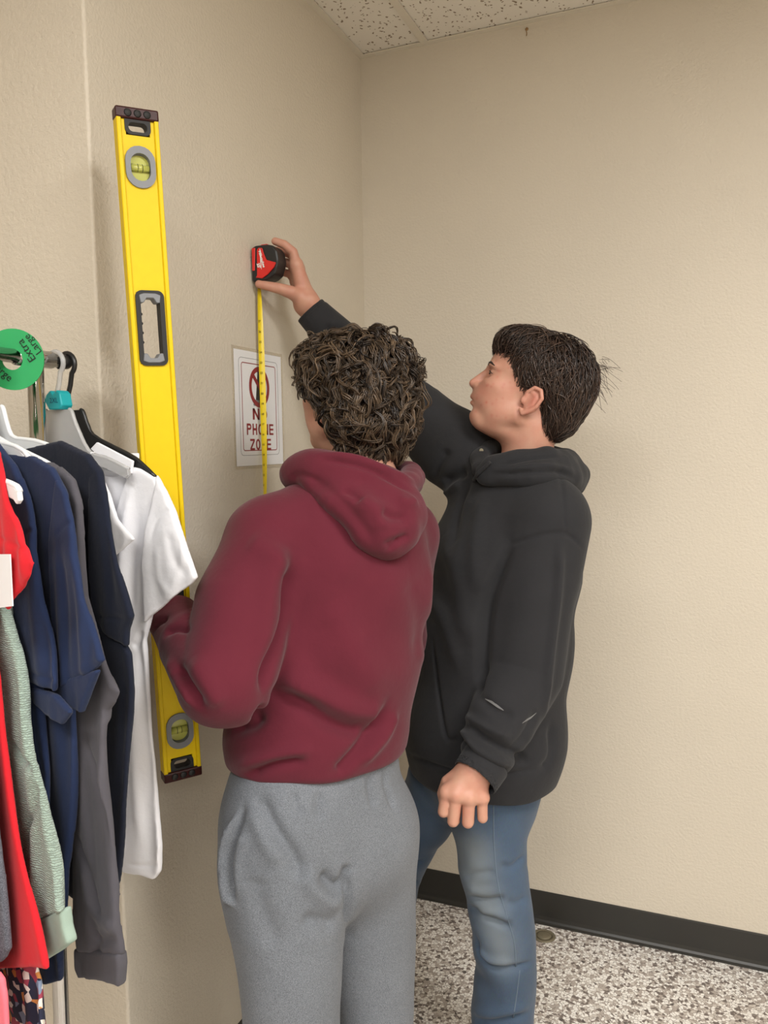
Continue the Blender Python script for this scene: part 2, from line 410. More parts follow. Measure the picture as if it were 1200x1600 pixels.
def polydist(V, pts):
    pts = np.array(pts); best = np.full(len(V), 1e9); par = np.zeros(len(V)); m = len(pts)-1
    for i in range(m):
        a, ab = pts[i], pts[i+1]-pts[i]; t = np.clip(((V-a)@ab)/(ab@ab+1e-12), 0, 1)
        d = np.linalg.norm(V-a-t[:, None]*ab, axis=1); k = d < best; best[k] = d[k]; par[k] = (i+t[k])/m
    return best, par
def cast(V, F, pix):
    """where the sight lines through these photo points meet the surface"""
    bvh = BVHTree.FromPolygons([tuple(v) for v in V], [tuple(int(i) for i in f) for f in F]); out = []
    for px, py in pix:
        d = ray(px, py); h_ = bvh.ray_cast(Vector(CAM), Vector(d/np.linalg.norm(d)))
        if h_[0] is not None: out.append(np.array(h_[0]))
    return out
def folds(VF, lines, gain=1., axis=None):
    """cloth folds: ridges (amp > 0) and creases (amp < 0) along lines on the surface"""
    V, F = VF; Nn = normals(V, F); D = np.zeros(len(V))
    bvh = BVHTree.FromPolygons([tuple(v) for v in V], F.tolist())
    for pix, amp, wid in lines:
        pp = spline(np.array(pix, float), max(8, 4*len(pix))) if len(pix) > 2 else np.array(pix, float)
        pts = []
        for px, py in pp:
            d = ray(px, py); h_ = bvh.ray_cast(Vector(CAM), Vector(d/np.linalg.norm(d)))
            if h_[0] is not None: pts.append(np.array(h_[0]))
        if len(pts) < 2: continue
        d, t = polydist(V, pts); fall = np.clip(np.minimum(t, 1-t)*5+.15, 0, 1)
        D += gain*amp*fall*np.exp(-(d/wid)**2)
    return V+(Nn if axis is None else np.array(axis)[None, :])*D[:, None], F
def ripple(VF, amp, scale, seed=0, dirn=None):
    """soft irregular undulation of cloth along the normal"""
    V, F = VF; Nn = normals(V, F); r = np.random.default_rng(seed); D = np.zeros(len(V))
    for _ in range(9):
        k = r.normal(size=3); k /= np.linalg.norm(k)
        if dirn is not None: k = k*np.array(dirn)
        D += np.sin(V@k*2*math.pi/(scale*r.uniform(.6, 1.6))+r.uniform(0, 6.28))
    return V+Nn*(amp*D/3.)[:, None], F
def bounds(pts, pad): pts = np.array(pts); return pts.min(0)-pad, pts.max(0)+pad
# ================================================================== the room
X1, Y1, XR, T = 4.3, -5.6, -1.5, .12        # right wall, rear wall, side of the recess, wall thickness
YC = -1.242                                  # outside corner of the left wall
# the left wall and its return are one plastered piece with a rounded outside corner
rb = .006
prof = [(0, T), (0, YC+rb)] + [(-rb+rb*math.cos(a), YC+rb-rb*math.sin(a)) for a in np.linspace(.2, 1.4, 5)] + [(-rb, YC), (XR, YC), (XR, YC+T), (-T, YC+T), (-T, T)]
o = obj('wall_left', prism([(x, y, 0) for x, y in prof], (0, 0, H+.1)), 'wall', smooth=False); struct(o)
struct(obj('wall_right', box((0, 0, 0), (X1+T, T, H+.1)), 'wall', smooth=False))
struct(obj('wall_far_side', box((X1, Y1-T, 0), (X1+T, 0, H+.1)), 'wall', smooth=False))
struct(obj('wall_rear', box((XR-T, Y1-T, 0), (X1, Y1, H+.1)), 'wall', smooth=False))
struct(obj('wall_recess', box((XR-T, Y1, 0), (XR, YC+T, H+.1)), 'wall', smooth=False))
struct(obj('floor', box((XR-T, Y1-T, -.1), (X1+T, T, 0)), 'floor', smooth=False))
# vinyl cove base: a flat strip with a curved toe
def cove(name, p, q, n):
    p = np.array(p, float); q = np.array(q, float); n = np.array(n, float)
    pr = [(0, 0), (.016, 0), (.0155, .003), (.010, .006), (.006, .012), (.0035, .022), (.003, .100), (.0015, .104), (0, .104)]
    return struct(obj(name, prism([p+n*a+np.array([0, 0, b]) for a, b in pr], q-p), 'baseboard', smooth=False))
cove('baseboard_right', (0, 0, 0), (X1, 0, 0), (0, -1, 0)); cove('baseboard_left', (0, YC, 0), (0, 0, 0), (1, 0, 0))
cove('baseboard_recess', (XR, YC, 0), (0, YC, 0), (0, -1, 0)); cove('baseboard_rear', (XR, Y1, 0), (X1, Y1, 0), (0, 1, 0))
cove('baseboard_far_side', (X1, Y1, 0), (X1, 0, 0), (-1, 0, 0))
# suspended ceiling: backing, wall angle, tees, tiles
ceil = struct(obj('ceiling', box((XR-T, Y1-T, H+.06), (X1+T, T, H+.1)), 'grid', smooth=False)); ORG[ceil.name] = np.zeros(3)
tx = onZ(660, 62, H)[0]                      # the tee seen in the photograph runs along y at this x
txs = [x for x in (tx+1.22*k for k in range(-3, 5)) if XR+.1 < x < X1-.1]
ys = [-.61*k-.45 for k in range(0, 9) if -.61*k-.45 > Y1+.1]
aw = .022
def part(name, VF, m, par, **k): return obj(name, VF, m, par, smooth=False, **k)
for a, b in (((0, -aw), (X1, 0)), ((0, YC), (aw, -aw)), ((XR, YC-aw), (0+aw, YC)), ((XR, Y1), (XR+aw, YC-aw)), ((XR, Y1), (X1, Y1+aw)), ((X1-aw, Y1), (X1, -aw))):
    part('wall_angle', box((a[0], a[1], H-.001), (b[0], b[1], H+.002)), 'grid', ceil)
for x in txs:
    ytop = 0-aw if x > 0 else YC-aw
    part('main_tee', box((x-.012, Y1+aw, H-.001), (x+.012, ytop, H+.002)), 'grid', ceil)
LAMPS = ((tx+1.83, -1.975, 'front', 'to the right of the corner'), (tx+.61, -3.195, 'left', 'over the left of the floor'), (tx+3.05, -3.195, 'right', 'by the far side wall'), (tx+1.83, -4.415, 'rear', 'towards the rear wall'))   # fluorescent fittings of the tile ceiling, in a staggered layout
xe = [XR]+txs+[X1]; ye = [0]+ys+[Y1]
for i in range(len(xe)-1):
    for j in range(len(ye)-1):
        xa, xb, ya, yb = xe[i], xe[i+1], ye[j+1], ye[j]
        if xb <= 0+.02 and yb > YC: yb = YC
        if xa < 0 and ya > YC-.02: xa = 0
        if xa < 0 < xb and yb > YC and ya < YC: pass
        if yb-ya < .05 or xb-xa < .05: continue
        if j > 0 and ye[j] < 0 and not (ye[j] > YC and xb <= 0): part('cross_tee', box((xa+.012, ye[j]-.012, H-.001), (xb-.012, ye[j]+.012, H+.002)), 'grid', ceil)
        g = .004
        if any(xa < q < xb and ya < r_ < yb for q, r_, _, _ in LAMPS): continue
        part('ceiling_tile', box((xa+g, ya+g, H+.004), (xb-g, yb-g, H+.02)), 'tile', ceil)
# recessed fluorescent troffers (lamps of the room, above and behind the photographer)
plain('troffer_white', (225, 225, 222), .4)
t_ = NT('diffuser'); t_.b.inputs['Emission Color'].default_value = LIGHT_COL+(1,); t_.b.inputs['Emission Strength'].default_value = 3.; t_.b.inputs['Base Color'].default_value = (.8, .8, .8, 1)
n_ = t_.noise(200.); t_.bump(n_.outputs['Fac'], .2, .001); M['diffuser'] = t_.m
for lx, ly, pos, side in LAMPS:
    t = thing('ceiling_light_'+pos+'_offscreen', 'white recessed fluorescent ceiling light '+side, 'ceiling light', (lx, ly, H-.012), 'troffer lights in the tile ceiling')
    part('frame', ringprism([(lx-.6, ly-.3, H-.012), (lx+.6, ly-.3, H-.012), (lx+.6, ly+.3, H-.012), (lx-.6, ly+.3, H-.012)], [(lx-.56, ly-.26, H-.012), (lx+.56, ly-.26, H-.012), (lx+.56, ly+.26, H-.012), (lx-.56, ly+.26, H-.012)], (0, 0, .011)), 'troffer_white', t)
    part('diffuser_'+pos+'_offscreen', box((lx-.56, ly-.26, H-.008), (lx+.56, ly+.26, H-.003)), 'diffuser', t)
    L = bpy.data.lights.new('ceiling_lamp_'+pos+'_offscreen', 'AREA'); L.shape = 'RECTANGLE'; L.size = 1.1; L.size_y = .5; L.energy = LIGHT_W; L.color = LIGHT_COL
    lo_ = bpy.data.objects.new('ceiling_lamp_'+pos+'_offscreen', L); COL.objects.link(lo_); lo_.location = (0, 0, -.002); lo_.parent = t
# small fixings of the room
c = onZ(850, 1463, 0)
t = thing('floor_cleanout', 'tarnished round brass cleanout cap set in the terrazzo by the black baseboard', 'floor cap', c)
obj('cap_rim', lathe([(.0, .0), (.034, .0), (.035, .002), (.032, .004), (.026, .004), (.025, .002), (0, .002)], c, (0, 0, 1), 28), 'brass', t)
obj('cap_plug', lathe([(.023, .002), (.022, .005), (.015, .007), (.0, .0075)], c, (0, 0, 1), 24), 'brass', t)
c = onY(823, 50, 0)
t = thing('wall_hook', 'tiny tarnished hook on the beige wall just under the ceiling', 'hook', c)
obj('hook_wire', tube(spline([c+(0, -.001, .012), c+(0, -.008, .004), c+(.002, -.010, -.008), c+(0, -.004, -.012)], 10), .0014, 6), 'wall_stain', t)
obj('hook_plate', lathe([(.005, 0), (.004, .0015), (0, .002)], c+np.array([0, 0, .008]), (0, -1, 0), 12), 'wall_stain', t)
# ================================================================== clothes rack, hangers and garments
RX, RZ = .026, 1.672                         # rail line: x and height (recomputed below from the rail end)
rail_end = C(107, 566, 1.40); RX, RZ = rail_end[0], rail_end[2]; YE = rail_end[1]
YP = YE-.075                                 # upright post
rk = thing('clothes_rack', 'chrome garment rack with upright post and hanging rail by the outside corner', 'clothes rack', (RX, YP, 0))
obj('rail', tube([(RX, YE-1.35, RZ), (RX, YE-.02, RZ)], .0115, 16), 'chrome', rk)
obj('rail_sleeve', tube([(RX, YP-.04, RZ), (RX, YP+.035, RZ)], .0145, 16), 'chrome', rk)
obj('end_cap', lathe([(.0, -.006), (.0125, -.004), (.0125, .016), (.009, .022), (0, .023)], (RX, YE-.02, RZ), (0, 1, 0), 18), 'black_plastic', rk)
for yy in (YP, YE-1.3):
    lean = -.024
    obj('post', tube([(RX+lean*(RZ-z)/RZ, yy, z) for z in (RZ-.005, 1.1, .5, .05)], .0135, 18), 'chrome', rk)
    obj('post_collar', tube([(RX+lean*.28, yy, 1.19), (RX+lean*.3, yy, 1.15)], .017, 18), 'black_plastic', rk)
    obj('foot_bar', tube([(RX+lean-.24, yy, .03), (RX+lean+.20, yy, .03)], .0135, 14), 'chrome', rk)
    for s in (-.22, .18): obj('caster', lathe([(.0, -.011), (.018, -.011), (.022, -.006), (.022, .006), (.018, .011), (0, .011)], (RX+lean+s, yy, .022), (0, 1, 0), 18), 'black_plastic', rk)
obj('lower_bar', tube([(RX+lean, YE-1.3, .16), (RX+lean, YP, .16)], .011, 14), 'chrome', rk)

class Frame:
    """plane of one hanger: hook over the rail at yk, turned about the vertical by ang degrees"""
    def __init__(s, yk, ang):
        a = math.radians(ang); s.o = np.array([RX, yk, RZ]); s.u = np.array([math.cos(a), -math.sin(a), 0]); s.v = np.array([math.sin(a), math.cos(a), 0])
    def px(s, x, y):
        d = ray(x, y); t = ((s.o-CAM)@s.v)/(d@s.v); p = CAM+d*t-s.o; return (p@s.u, -p[2])
    def w(s, P):     # local (u, v, down) -> world
        P = np.atleast_2d(P); return s.o+P[:, :1]*s.u+P[:, 1:2]*s.v-P[:, 2:3]*np.array([0, 0, 1.])

def seg_sd(P, poly):
    """signed distance to a 2D polygon"""
    poly = np.array(poly, float); n = len(poly); d = np.full(len(P), 1e9); ins = np.zeros(len(P), bool)
    for i in range(n):
        a = poly[i]; b = poly[(i+1) % n]; e = b-a; q = P-a; t = np.clip((q@e)/(e@e+1e-12), 0, 1); r = q-t[:, None]*e
        d = np.minimum(d, np.sqrt((r*r).sum(1)))
        c = ((a[1] > P[:, 1]) != (b[1] > P[:, 1])) & (P[:, 0] < (b[0]-a[0])*(P[:, 1]-a[1])/(b[1]-a[1]+1e-12)+a[0]); ins ^= c
    return np.where(ins, -d, d)
def panel(fr, poly, th=.008, vc=0., wave=(.006, .07, 0.), h=.004, rnd=.0035, bulge=.0012, hollow=None, seed=1, top=None):
    """hanging cloth piece: outline poly (u, down), half thickness th, mid surface waving in v"""
    poly = np.array(poly, float); r = np.random.default_rng(seed); ph = r.uniform(0, 6.28, 6); kk = r.uniform(.7, 1.4, 6)
    w0 = poly[:, 1].min(); w1 = poly[:, 1].max()
    def mid(u, w_):
        g = np.clip((w_-w0)/(w1-w0), 0, 1)
        return vc*(np.clip((w_-w0)/.09, 0, 1) if top else 1.)+wave[0]*g*(np.sin(u*6.283/wave[1]*kk[0]+ph[0]+w_*3)+.6*np.sin(u*6.283/(wave[1]*.61)*kk[1]+ph[1]-w_*4))+wave[2]*np.sin(w_*6.283/.23+ph[2]+u*9)
    def f(P):
        s = seg_sd(P[:, [0, 2]], poly); u, w_ = P[:, 0], P[:, 2]
        t = th+bulge*np.sin(w_*6.283/.31*kk[3]+u*14+ph[3])*np.sin(u*6.283/.16+ph[4])
        q = np.abs(P[:, 1]-mid(u, w_))-t
        a = np.maximum(s+rnd, 0); b = np.maximum(q+rnd, 0)
        d = np.sqrt(a*a+b*b)-rnd+np.minimum(np.maximum(s+rnd, q+rnd), 0)
        if hollow is not None:
            (hx, hy, hn) = hollow          # open the end near a hem line
            inner = np.maximum(s-.03, q+.0042)
            line = (P[:, 0]-hx)*hn[0]+(P[:, 2]-hy)*hn[1]
            d = np.maximum(d, -np.maximum(inner, -(line+.10)))
        return d
    lo = [poly[:, 0].min()-.012, vc-th-abs(wave[0])*1.7-abs(wave[2])-bulge-.01, w0-.012]; hi = [poly[:, 0].max()+.012, vc+th+abs(wave[0])*1.7+abs(wave[2])+bulge+.01, w1+.012]
    V, F = skin(f, lo, hi, h, B=4, slack=1.6)
    V = relax(V, F, 2); W = fr.w(V)
    return W, F[:, ::-1]
def strip(fr, pts, wid, th, vc=0.):
    """narrow band (hem stitching, collar rib, seam) along a local polyline"""
    p = spline(np.array(pts, float), max(8, 4*len(pts))); T = np.gradient(p, axis=0); T /= np.linalg.norm(T, axis=1)[:, None]; Nn = np.stack([-T[:, 1], T[:, 0]], 1)
    a = p+Nn*wid/2; b = p-Nn*wid/2; n = len(p); V = []
    for s in (-th, th):
        V += [(x[0], vc+s, x[1]) for x in a]; V += [(x[0], vc+s, x[1]) for x in b]
    F = []
    for i in range(n-1): F += [(i, i+1, n+i+1, n+i), (2*n+i, 3*n+i, 3*n+i+1, 2*n+i+1), (i, 2*n+i, 2*n+i+1, i+1), (n+i, n+i+1, 3*n+i+1, 3*n+i)]
    F += [(0, n, 3*n, 2*n), (n-1, 3*n-1, 4*n-1, 2*n-1)]
    return fr.w(V), F

def hanger(fr, mat, label, group, neck=.083, thick=.0030, shoulder=None, inset=.007):
    t = thing('clothes_hanger', label, 'hanger', fr.o+np.array([0, 0, .012]), group)
    R = .019; a = np.linspace(math.radians(200), math.radians(-55), 16)
    hook = [(R*math.cos(x), 0, -R*math.sin(x)+.004) for x in a]+[(.006, 0, .040), (.0, 0, .055), (0, 0, neck)]
    obj('hook', tube(fr.w(hook), .0042, 8), mat, t)
    sh = [fr.px(*p) for p in shoulder]; sh = [(x-.004*(i > 0), y+inset*(i > 0)) for i, (x, y) in enumerate(sh)]; (ux, wx), (uy, wy) = sh[0], sh[-1]
    pts = [(.028, neck), (.034, neck+.004), (.044, neck+.028)]+([(.062, neck+.048)] if ux > .075 else [])+[(max(ux, .055), max(wx, neck+.04))]+sh[1:]+[(uy+.002, wy+.010), (uy-.006, wy+.015)]
    low = [(x, y+.017) for x, y in sh[::-1][1:]]+[(.045, neck+.078), (0, neck+.070)]
    full = pts+low; out = full+[(-x, y) for x, y in full[::-1][1:]]
    P0 = fr.w([(x, -thick, y) for x, y in out])
    obj('arms', prism(P0, fr.v*2*thick, .0012, 1), mat, t, smooth=False)
    for s in (-1, 1):
        obj('rim', tube(fr.w([(s*x, 0, y) for x, y in spline(pts[:-2], 18)]), thick*1.2, 8), mat, t)
    return t

def mirror(pts, u0=0.): return pts+[(2*u0-x, y) for x, y in pts[::-1]]
def L(fr, pix): return [fr.px(x, y) for x, y in pix]
Gn = 'garments hanging on the chrome rack'
def garment(name, label, cat, fr, mat, body, sleeve=None, neck=None, seed=1, th=.009, hang_y=None, seams=True, sl_v=-.012, lines=(), blines=(), u0=0., sleeve_wave=(.004, .06, .002), wave=(.006, .075, .001), sl_mat=None, h=.0032):
    base = fr.o-np.array([0, 0, .16]); th = th*.6; wave = (wave[0]*.5, wave[1], wave[2]*.5); sleeve_wave = (sleeve_wave[0]*.6, sleeve_wave[1], sleeve_wave[2]*.6); sl_v = -.006
    t = thing(name, label, cat, base, Gn)
    nk = neck or [(.0, .20), (.045, .185), (.07, .163)]
    bl = L(fr, body)
    nk = [(x+u0, y) for x, y in nk]; poly = mirror(nk+bl, u0)
    obj('body', folds(panel(fr, poly, th, 0., wave, h, seed=seed), blines, .8, -fr.v), mat, t)
    if neck is None: obj('collar', strip(fr, [(-x, y) for x, y in nk[::-1]]+nk[1:], .016, th+.003), mat, t)
    if sleeve:
        sp = L(fr, sleeve)
        obj('sleeve', folds(panel(fr, sp, th-.0005, sl_v, sleeve_wave, h, seed=seed+5, top=True), lines, .8, -fr.v), sl_mat or mat, t)
        ml = [(2*u0-x, y) for x, y in sp]
        obj('sleeve', panel(fr, ml, th-.0005, sl_v, sleeve_wave, .004, seed=seed+6, top=True), sl_mat or mat, t)
    return t

# ---- far end: white V-neck on a black hanger
F1 = Frame(YE-.004, 5)
hanger(F1, 'black_plastic', 'black plastic hanger holding the white v-neck shirt at the rail end', 'hangers on the chrome rail', shoulder=[(205, 712), (228, 726), (246, 744)], inset=.002)
u1 = F1.px(172, 730)[0]; nk = [(0, .275), (.022, .235), (.045, .190), (.056, F1.px(206, 729)[1])]
g1 = garment('v_neck_shirt', 'white v-neck t-shirt at the end of the rack beside the yellow level', 'shirt', F1, 'white_cotton',
    [(222, 732), (244, 745), (268, 790), (262, 850), (238, 960), (226, 1000), (229, 1060), (234, 1150), (243, 1250), (252, 1322), (250, 1362), (240, 1375), (222, 1366), (196, 1362)],
    [(246, 742), (262, 768), (278, 800), (296, 856), (311, 902), (302, 912), (285, 924), (262, 944), (240, 962), (232, 972), (228, 930), (226, 880), (232, 830), (240, 790)], nk, seed=3, th=.011, sl_v=-.016, sleeve_wave=(.003, .07, .002), wave=(.008, .085, .002), u0=u1, lines=[([(270, 791), (246, 812), (233, 850)], -.0025, .003), ([(300, 905), (272, 926), (240, 955)], -.002, .003), ([(262, 830), (270, 870), (290, 900)], -.003, .008), ([(246, 850), (248, 900), (262, 930)], .003, .009), ([(285, 850), (284, 880), (268, 920)], .003, .008)],
    blines=[([(205, 760), (192, 850), (188, 950)], .006, .010), ([(218, 800), (206, 880), (204, 960)], -.006, .009), ([(215, 1000), (224, 1100), (238, 1250)], -.006, .008), ([(210, 1050), (212, 1180), (222, 1330)], .006, .012), ([(197, 1350), (225, 1353), (248, 1351)], -.0025, .003), ([(222, 985), (214, 1005), (206, 1010)], -.006, .006)])
obj('back_neck', panel(F1, [(u1-.062, .158), (u1+.062, .158), (u1+.05, .30), (u1-.05, .30)], .002, .006, (0, .1, 0), .003, rnd=.001, bulge=0), 'white_cotton', g1)
obj('collar', strip(F1, [(u1-.056, .168), (u1-.03, .184), (u1, .190), (u1+.03, .184), (u1+.056, .168)], .014, .0040, .006), 'white_cotton', g1)
obj('shoulder_tag', prism(F1.w([(.06, -.0125, .150), (.075, -.0125, .139), (.155, -.0125, .171), (.150, -.0125, .192), (.10, -.0125, .178)]), F1.v*.005, .001, 1), 'white_cotton', g1, smooth=False)
# ---- white tee on clear hanger
F2 = Frame(YE-.030, 6)
hanger(F2, 'clear_plastic', 'clear plastic hanger with a teal size clip beside the black hanger', 'hangers on the chrome rail', shoulder=[(140, 706), (170, 716), (204, 733)], inset=0.)
garment('t_shirt', 'white t-shirt on the clear hanger, only its neck and sleeve edge showing', 'shirt', F2, 'white_cotton',
    [(140, 706), (158, 738), (170, 775), (182, 840), (178, 900), (176, 1000), (176, 1100), (180, 1250), (182, 1340)],
    [(150, 722), (172, 770), (190, 812), (214, 842), (206, 850), (196, 860), (180, 872), (168, 830), (158, 770)], [(0, .200), (.05, .182), (.085, .155)], seed=11)
cl = F2.w([(0, 0, 0)])[0]
t = thing('size_clip', 'teal plastic size clip marked 2XL on the neck of the clear hanger', 'clip', F2.w([(.006, 0, .085)])[0])
obj('clip_body', prism(F2.w([(-.014, -.012, .058), (-.003, -.012, .050), (.004, -.012, .058), (.013, -.012, .050), (.020, -.012, .056), (.024, -.012, .076), (.018, -.012, .083), (-.008, -.012, .083), (-.018, -.012, .068)]), F2.v*.024, .002, 2), 'teal', t, smooth=False)
obj('marking', place2d(text_mesh('2XL', .012), F2.w([(.006, -.0126, .068)])[0], F2.u, (0, 0, 1)), 'blue_ink', t, smooth=False)
# ---- dark navy tee on white hanger, first past the post
F3 = Frame(YP-0.089, 17.5)
hanger(F3, 'white_plastic', 'white plastic hanger holding the blackish navy t-shirt', 'hangers on the chrome rail', shoulder=[(60, 690), (112, 703), (150, 730)])
garment('t_shirt', 'blackish navy t-shirt between the charcoal sweatshirt and the white shirts', 'shirt', F3, 'dark_navy',
    [(96, 688), (140, 710), (160, 742), (168, 800), (180, 900), (192, 1000), (204, 1020), (206, 1080), (204, 1130), (198, 1200), (192, 1290), (180, 1420), (150, 1426)],
    [(140, 712), (158, 735), (167, 770), (176, 815), (190, 880), (214, 962), (206, 985), (205, 1010), (190, 1002), (165, 985), (150, 960), (148, 880), (146, 800)], [(0, .200), (.05, .175), (.075, .150)], lines=[([(150, 964), (172, 965), (196, 968)], -.003, .003), ([(160, 760), (166, 850), (178, 960)], -.004, .010)], blines=[([(196, 1040), (190, 1150), (184, 1270)], -.005, .010)], seed=21)
# ---- charcoal long-sleeved sweatshirt
F4 = Frame(YP-0.109, 19)
hanger(F4, 'white_plastic', 'white plastic hanger under the charcoal sweatshirt', 'hangers on the chrome rail', shoulder=[(90, 728), (112, 746)])
g4 = garment('sweatshirt', 'charcoal long-sleeved sweatshirt with a ribbed cuff hanging below the navy shirts', 'sweatshirt', F4, 'charcoal',
    [(88, 722), (115, 740), (128, 770), (132, 850), (130, 950), (135, 1100), (140, 1250), (140, 1300)],
    [(100, 728), (122, 748), (134, 785), (142, 840), (150, 930), (168, 1000), (178, 1035), (194, 1078), (188, 1095), (180, 1104), (180, 1160), (187, 1260), (195, 1360), (202, 1440), (206, 1482), (135, 1476), (128, 1430), (122, 1290), (112, 1150), (108, 1000), (104, 860)], None, lines=[([(140, 1150), (165, 1250), (180, 1330), (200, 1450)], -.008, .008), ([(125, 1300), (145, 1370), (168, 1440)], -.008, .008), ([(130, 1330), (155, 1420), (190, 1450)], .006, .010), ([(188, 1070), (176, 1100), (172, 1130)], -.008, .007), ([(150, 1445), (165, 1465), (188, 1460)], -.006, .006), ([(160, 1180), (178, 1290), (194, 1400)], .006, .010)], seed=31, th=.010, sleeve_wave=(.004, .07, .003))
obj('cuff', panel(F4, L(F4, [(133, 1472), (204, 1478), (206, 1500), (204, 1530), (180, 1522), (140, 1518), (134, 1500)]), .0075, -.006, (.001, .05, 0), .003, seed=33), 'charcoal', g4)
# ---- two navy tees
F5 = Frame(YP-0.129, 20)
hanger(F5, 'white_plastic', 'white plastic hanger inside the right navy t-shirt', 'hangers on the chrome rail', shoulder=[(40, 700), (66, 720), (104, 758)])
g5 = garment('t_shirt', 'navy blue t-shirt touching the charcoal sweatshirt, sleeve seam showing', 'shirt', F5, 'navy',
    [(62, 712), (92, 730), (112, 765), (118, 850), (120, 950), (124, 1080), (127, 1160), (124, 1240), (119, 1330), (112, 1410), (104, 1500), (100, 1528), (82, 1530)],
    [(100, 745), (116, 768), (127, 806), (138, 870), (150, 930), (164, 985), (178, 1028), (160, 1046), (130, 1062), (104, 1076), (100, 1030), (96, 930), (94, 850), (96, 790)], [(0, .20), (.05, .178), (.072, .152)], lines=[([(128, 808), (112, 818), (95, 834)], -.003, .0032), ([(103, 1064), (140, 1048), (172, 1022)], -.0025, .003), ([(102, 860), (110, 950), (108, 1050)], -.005, .010), ([(118, 840), (132, 930), (140, 1030)], .004, .014)], seed=41, sl_v=-.017)
obj('sleeve_fold', panel(F5, L(F5, [(104, 1060), (172, 1040), (162, 1065), (146, 1108), (132, 1102), (104, 1090)]), .0055, -.006, (.001, .05, 0), .003, seed=47, bulge=.0005, rnd=.003), 'navy', g5)
F6 = Frame(YP-0.149, 21)
hanger(F6, 'white_plastic', 'white plastic hanger inside the left navy t-shirt', 'hangers on the chrome rail', shoulder=[(6, 700), (26, 734), (46, 778)])
g6 = garment('t_shirt', 'navy blue t-shirt touching the sage sweater, its sleeve folded at the hem', 'shirt', F6, 'navy',
    [(2, 690), (30, 726), (52, 775), (60, 850), (62, 950), (70, 1100), (80, 1200), (76, 1300), (74, 1400), (78, 1470)],
    [(38, 742), (55, 780), (67, 826), (72, 880), (80, 940), (92, 1000), (102, 1062), (100, 1078), (75, 1068), (50, 1058), (42, 1000), (36, 900), (36, 830), (34, 780)], [(0, .20), (.05, .178), (.072, .152)], lines=[([(68, 822), (55, 827), (43, 833)], -.003, .0032), ([(50, 1048), (76, 1056), (101, 1064)], -.0025, .003), ([(55, 860), (68, 950), (86, 1050)], -.005, .010)], seed=51, sl_v=-.015)
obj('sleeve_fold', panel(F6, L(F6, [(52, 1066), (100, 1080), (126, 1108), (110, 1128), (84, 1112), (60, 1086)]), .0045, -.004, (.001, .05, 0), .003, seed=57, bulge=.0005, rnd=.003), 'navy', g6)
# ---- sage textured sweater
F7 = Frame(YP-0.171, 22)
hanger(F7, 'white_plastic', 'white plastic hanger inside the sage sweater', 'hangers on the chrome rail', shoulder=[(-28, 748), (-10, 782)])
g7 = garment('sweater', 'sage green nubby knit sweater with a smooth ribbed cuff between navy and red shirts', 'sweater', F7, 'sage_knit',
    [(-30, 740), (-8, 770), (8, 830), (14, 920), (20, 1000), (28, 1120), (36, 1220), (40, 1300)],
    [(-14, 760), (2, 800), (12, 880), (24, 950), (30, 975), (45, 1040), (60, 1125), (78, 1230), (99, 1335), (112, 1395), (118, 1414), (66, 1432), (48, 1340), (34, 1260), (20, 1160), (8, 1050), (-4, 940), (-12, 840)], None, lines=[([(52, 1206), (34, 1180), (18, 1156)], -.012, .006), ([(60, 1218), (50, 1280), (38, 1345)], -.008, .008), ([(30, 1020), (50, 1110), (70, 1200)], .004, .012), ([(70, 1260), (88, 1340), (100, 1400)], .004, .012)], seed=61, th=.012, sleeve_wave=(.006, .06, .004), sl_v=-.016)
obj('cuff', panel(F7, L(F7, [(66, 1428), (90, 1424), (116, 1410), (120, 1440), (127, 1464), (106, 1480), (82, 1494), (74, 1465)]), .008, -.006, (.001, .05, 0), .003, seed=63), 'sage_rib', g7)
obj('sleeve', panel(F7, L(F7, [(4, 1500), (26, 1505), (30, 1560), (36, 1640), (20, 1660), (8, 1600)]), .005, 0., (.002, .03, .001), .004, seed=64), 'sage_knit', g7)
# ---- floral dress, only its skirt shows below the red shirt
F8 = Frame(YP-0.190, 22)
garment('dress', 'dark floral print dress showing below the red shirt by the rack post', 'dress', F8, 'floral',
    [(-60, 730), (-40, 790), (-30, 900), (-20, 1100), (0, 1300), (40, 1440), (58, 1500), (68, 1560), (74, 1610), (84, 1720), (60, 1740)], None, [(0, .20), (.05, .178), (.072, .152)], seed=71, th=.007, wave=(.008, .05, .002))
# ---- red tee
F9 = Frame(YP-0.209, 22.5)
hanger(F9, 'white_plastic', 'white plastic hanger whose tip sticks out of the red shirt', 'hangers on the chrome rail', shoulder=[(-40, 698), (-12, 740), (26, 758), (34, 768)], inset=0.)
g9 = garment('t_shirt', 'bright red t-shirt with a white card tag hanging under its sleeve', 'shirt', F9, 'red_cotton',
    [(-44, 690), (-12, 740), (2, 790), (-10, 900), (-14, 1000), (-8, 1020), (-2, 1060), (6, 1150), (18, 1240), (32, 1318), (48, 1395), (68, 1480), (78, 1514), (52, 1510), (0, 1513)],
    [(-26, 680), (0, 702), (12, 742), (22, 780), (40, 832), (56, 880), (52, 902), (36, 925), (22, 954), (4, 880), (-20, 872), (-34, 800), (-34, 730)], None, lines=[([(-10, 838), (20, 850), (48, 864)], -.0025, .003), ([(30, 850), (38, 880), (30, 930)], -.006, .008)], seed=81, th=.008, sl_v=-.016, wave=(.0025, .09, .0))
F9c = Frame(YP-.209, 22.5); F9c.o = F9.o-F9.v*.014
obj('card_tag', prism(F9c.w([(u, 0, d) for u, d in L(F9c, [(-14, 866), (16, 866), (20, 947), (-12, 951)])]), F9.v*.0012), 'paper', g9, smooth=False)
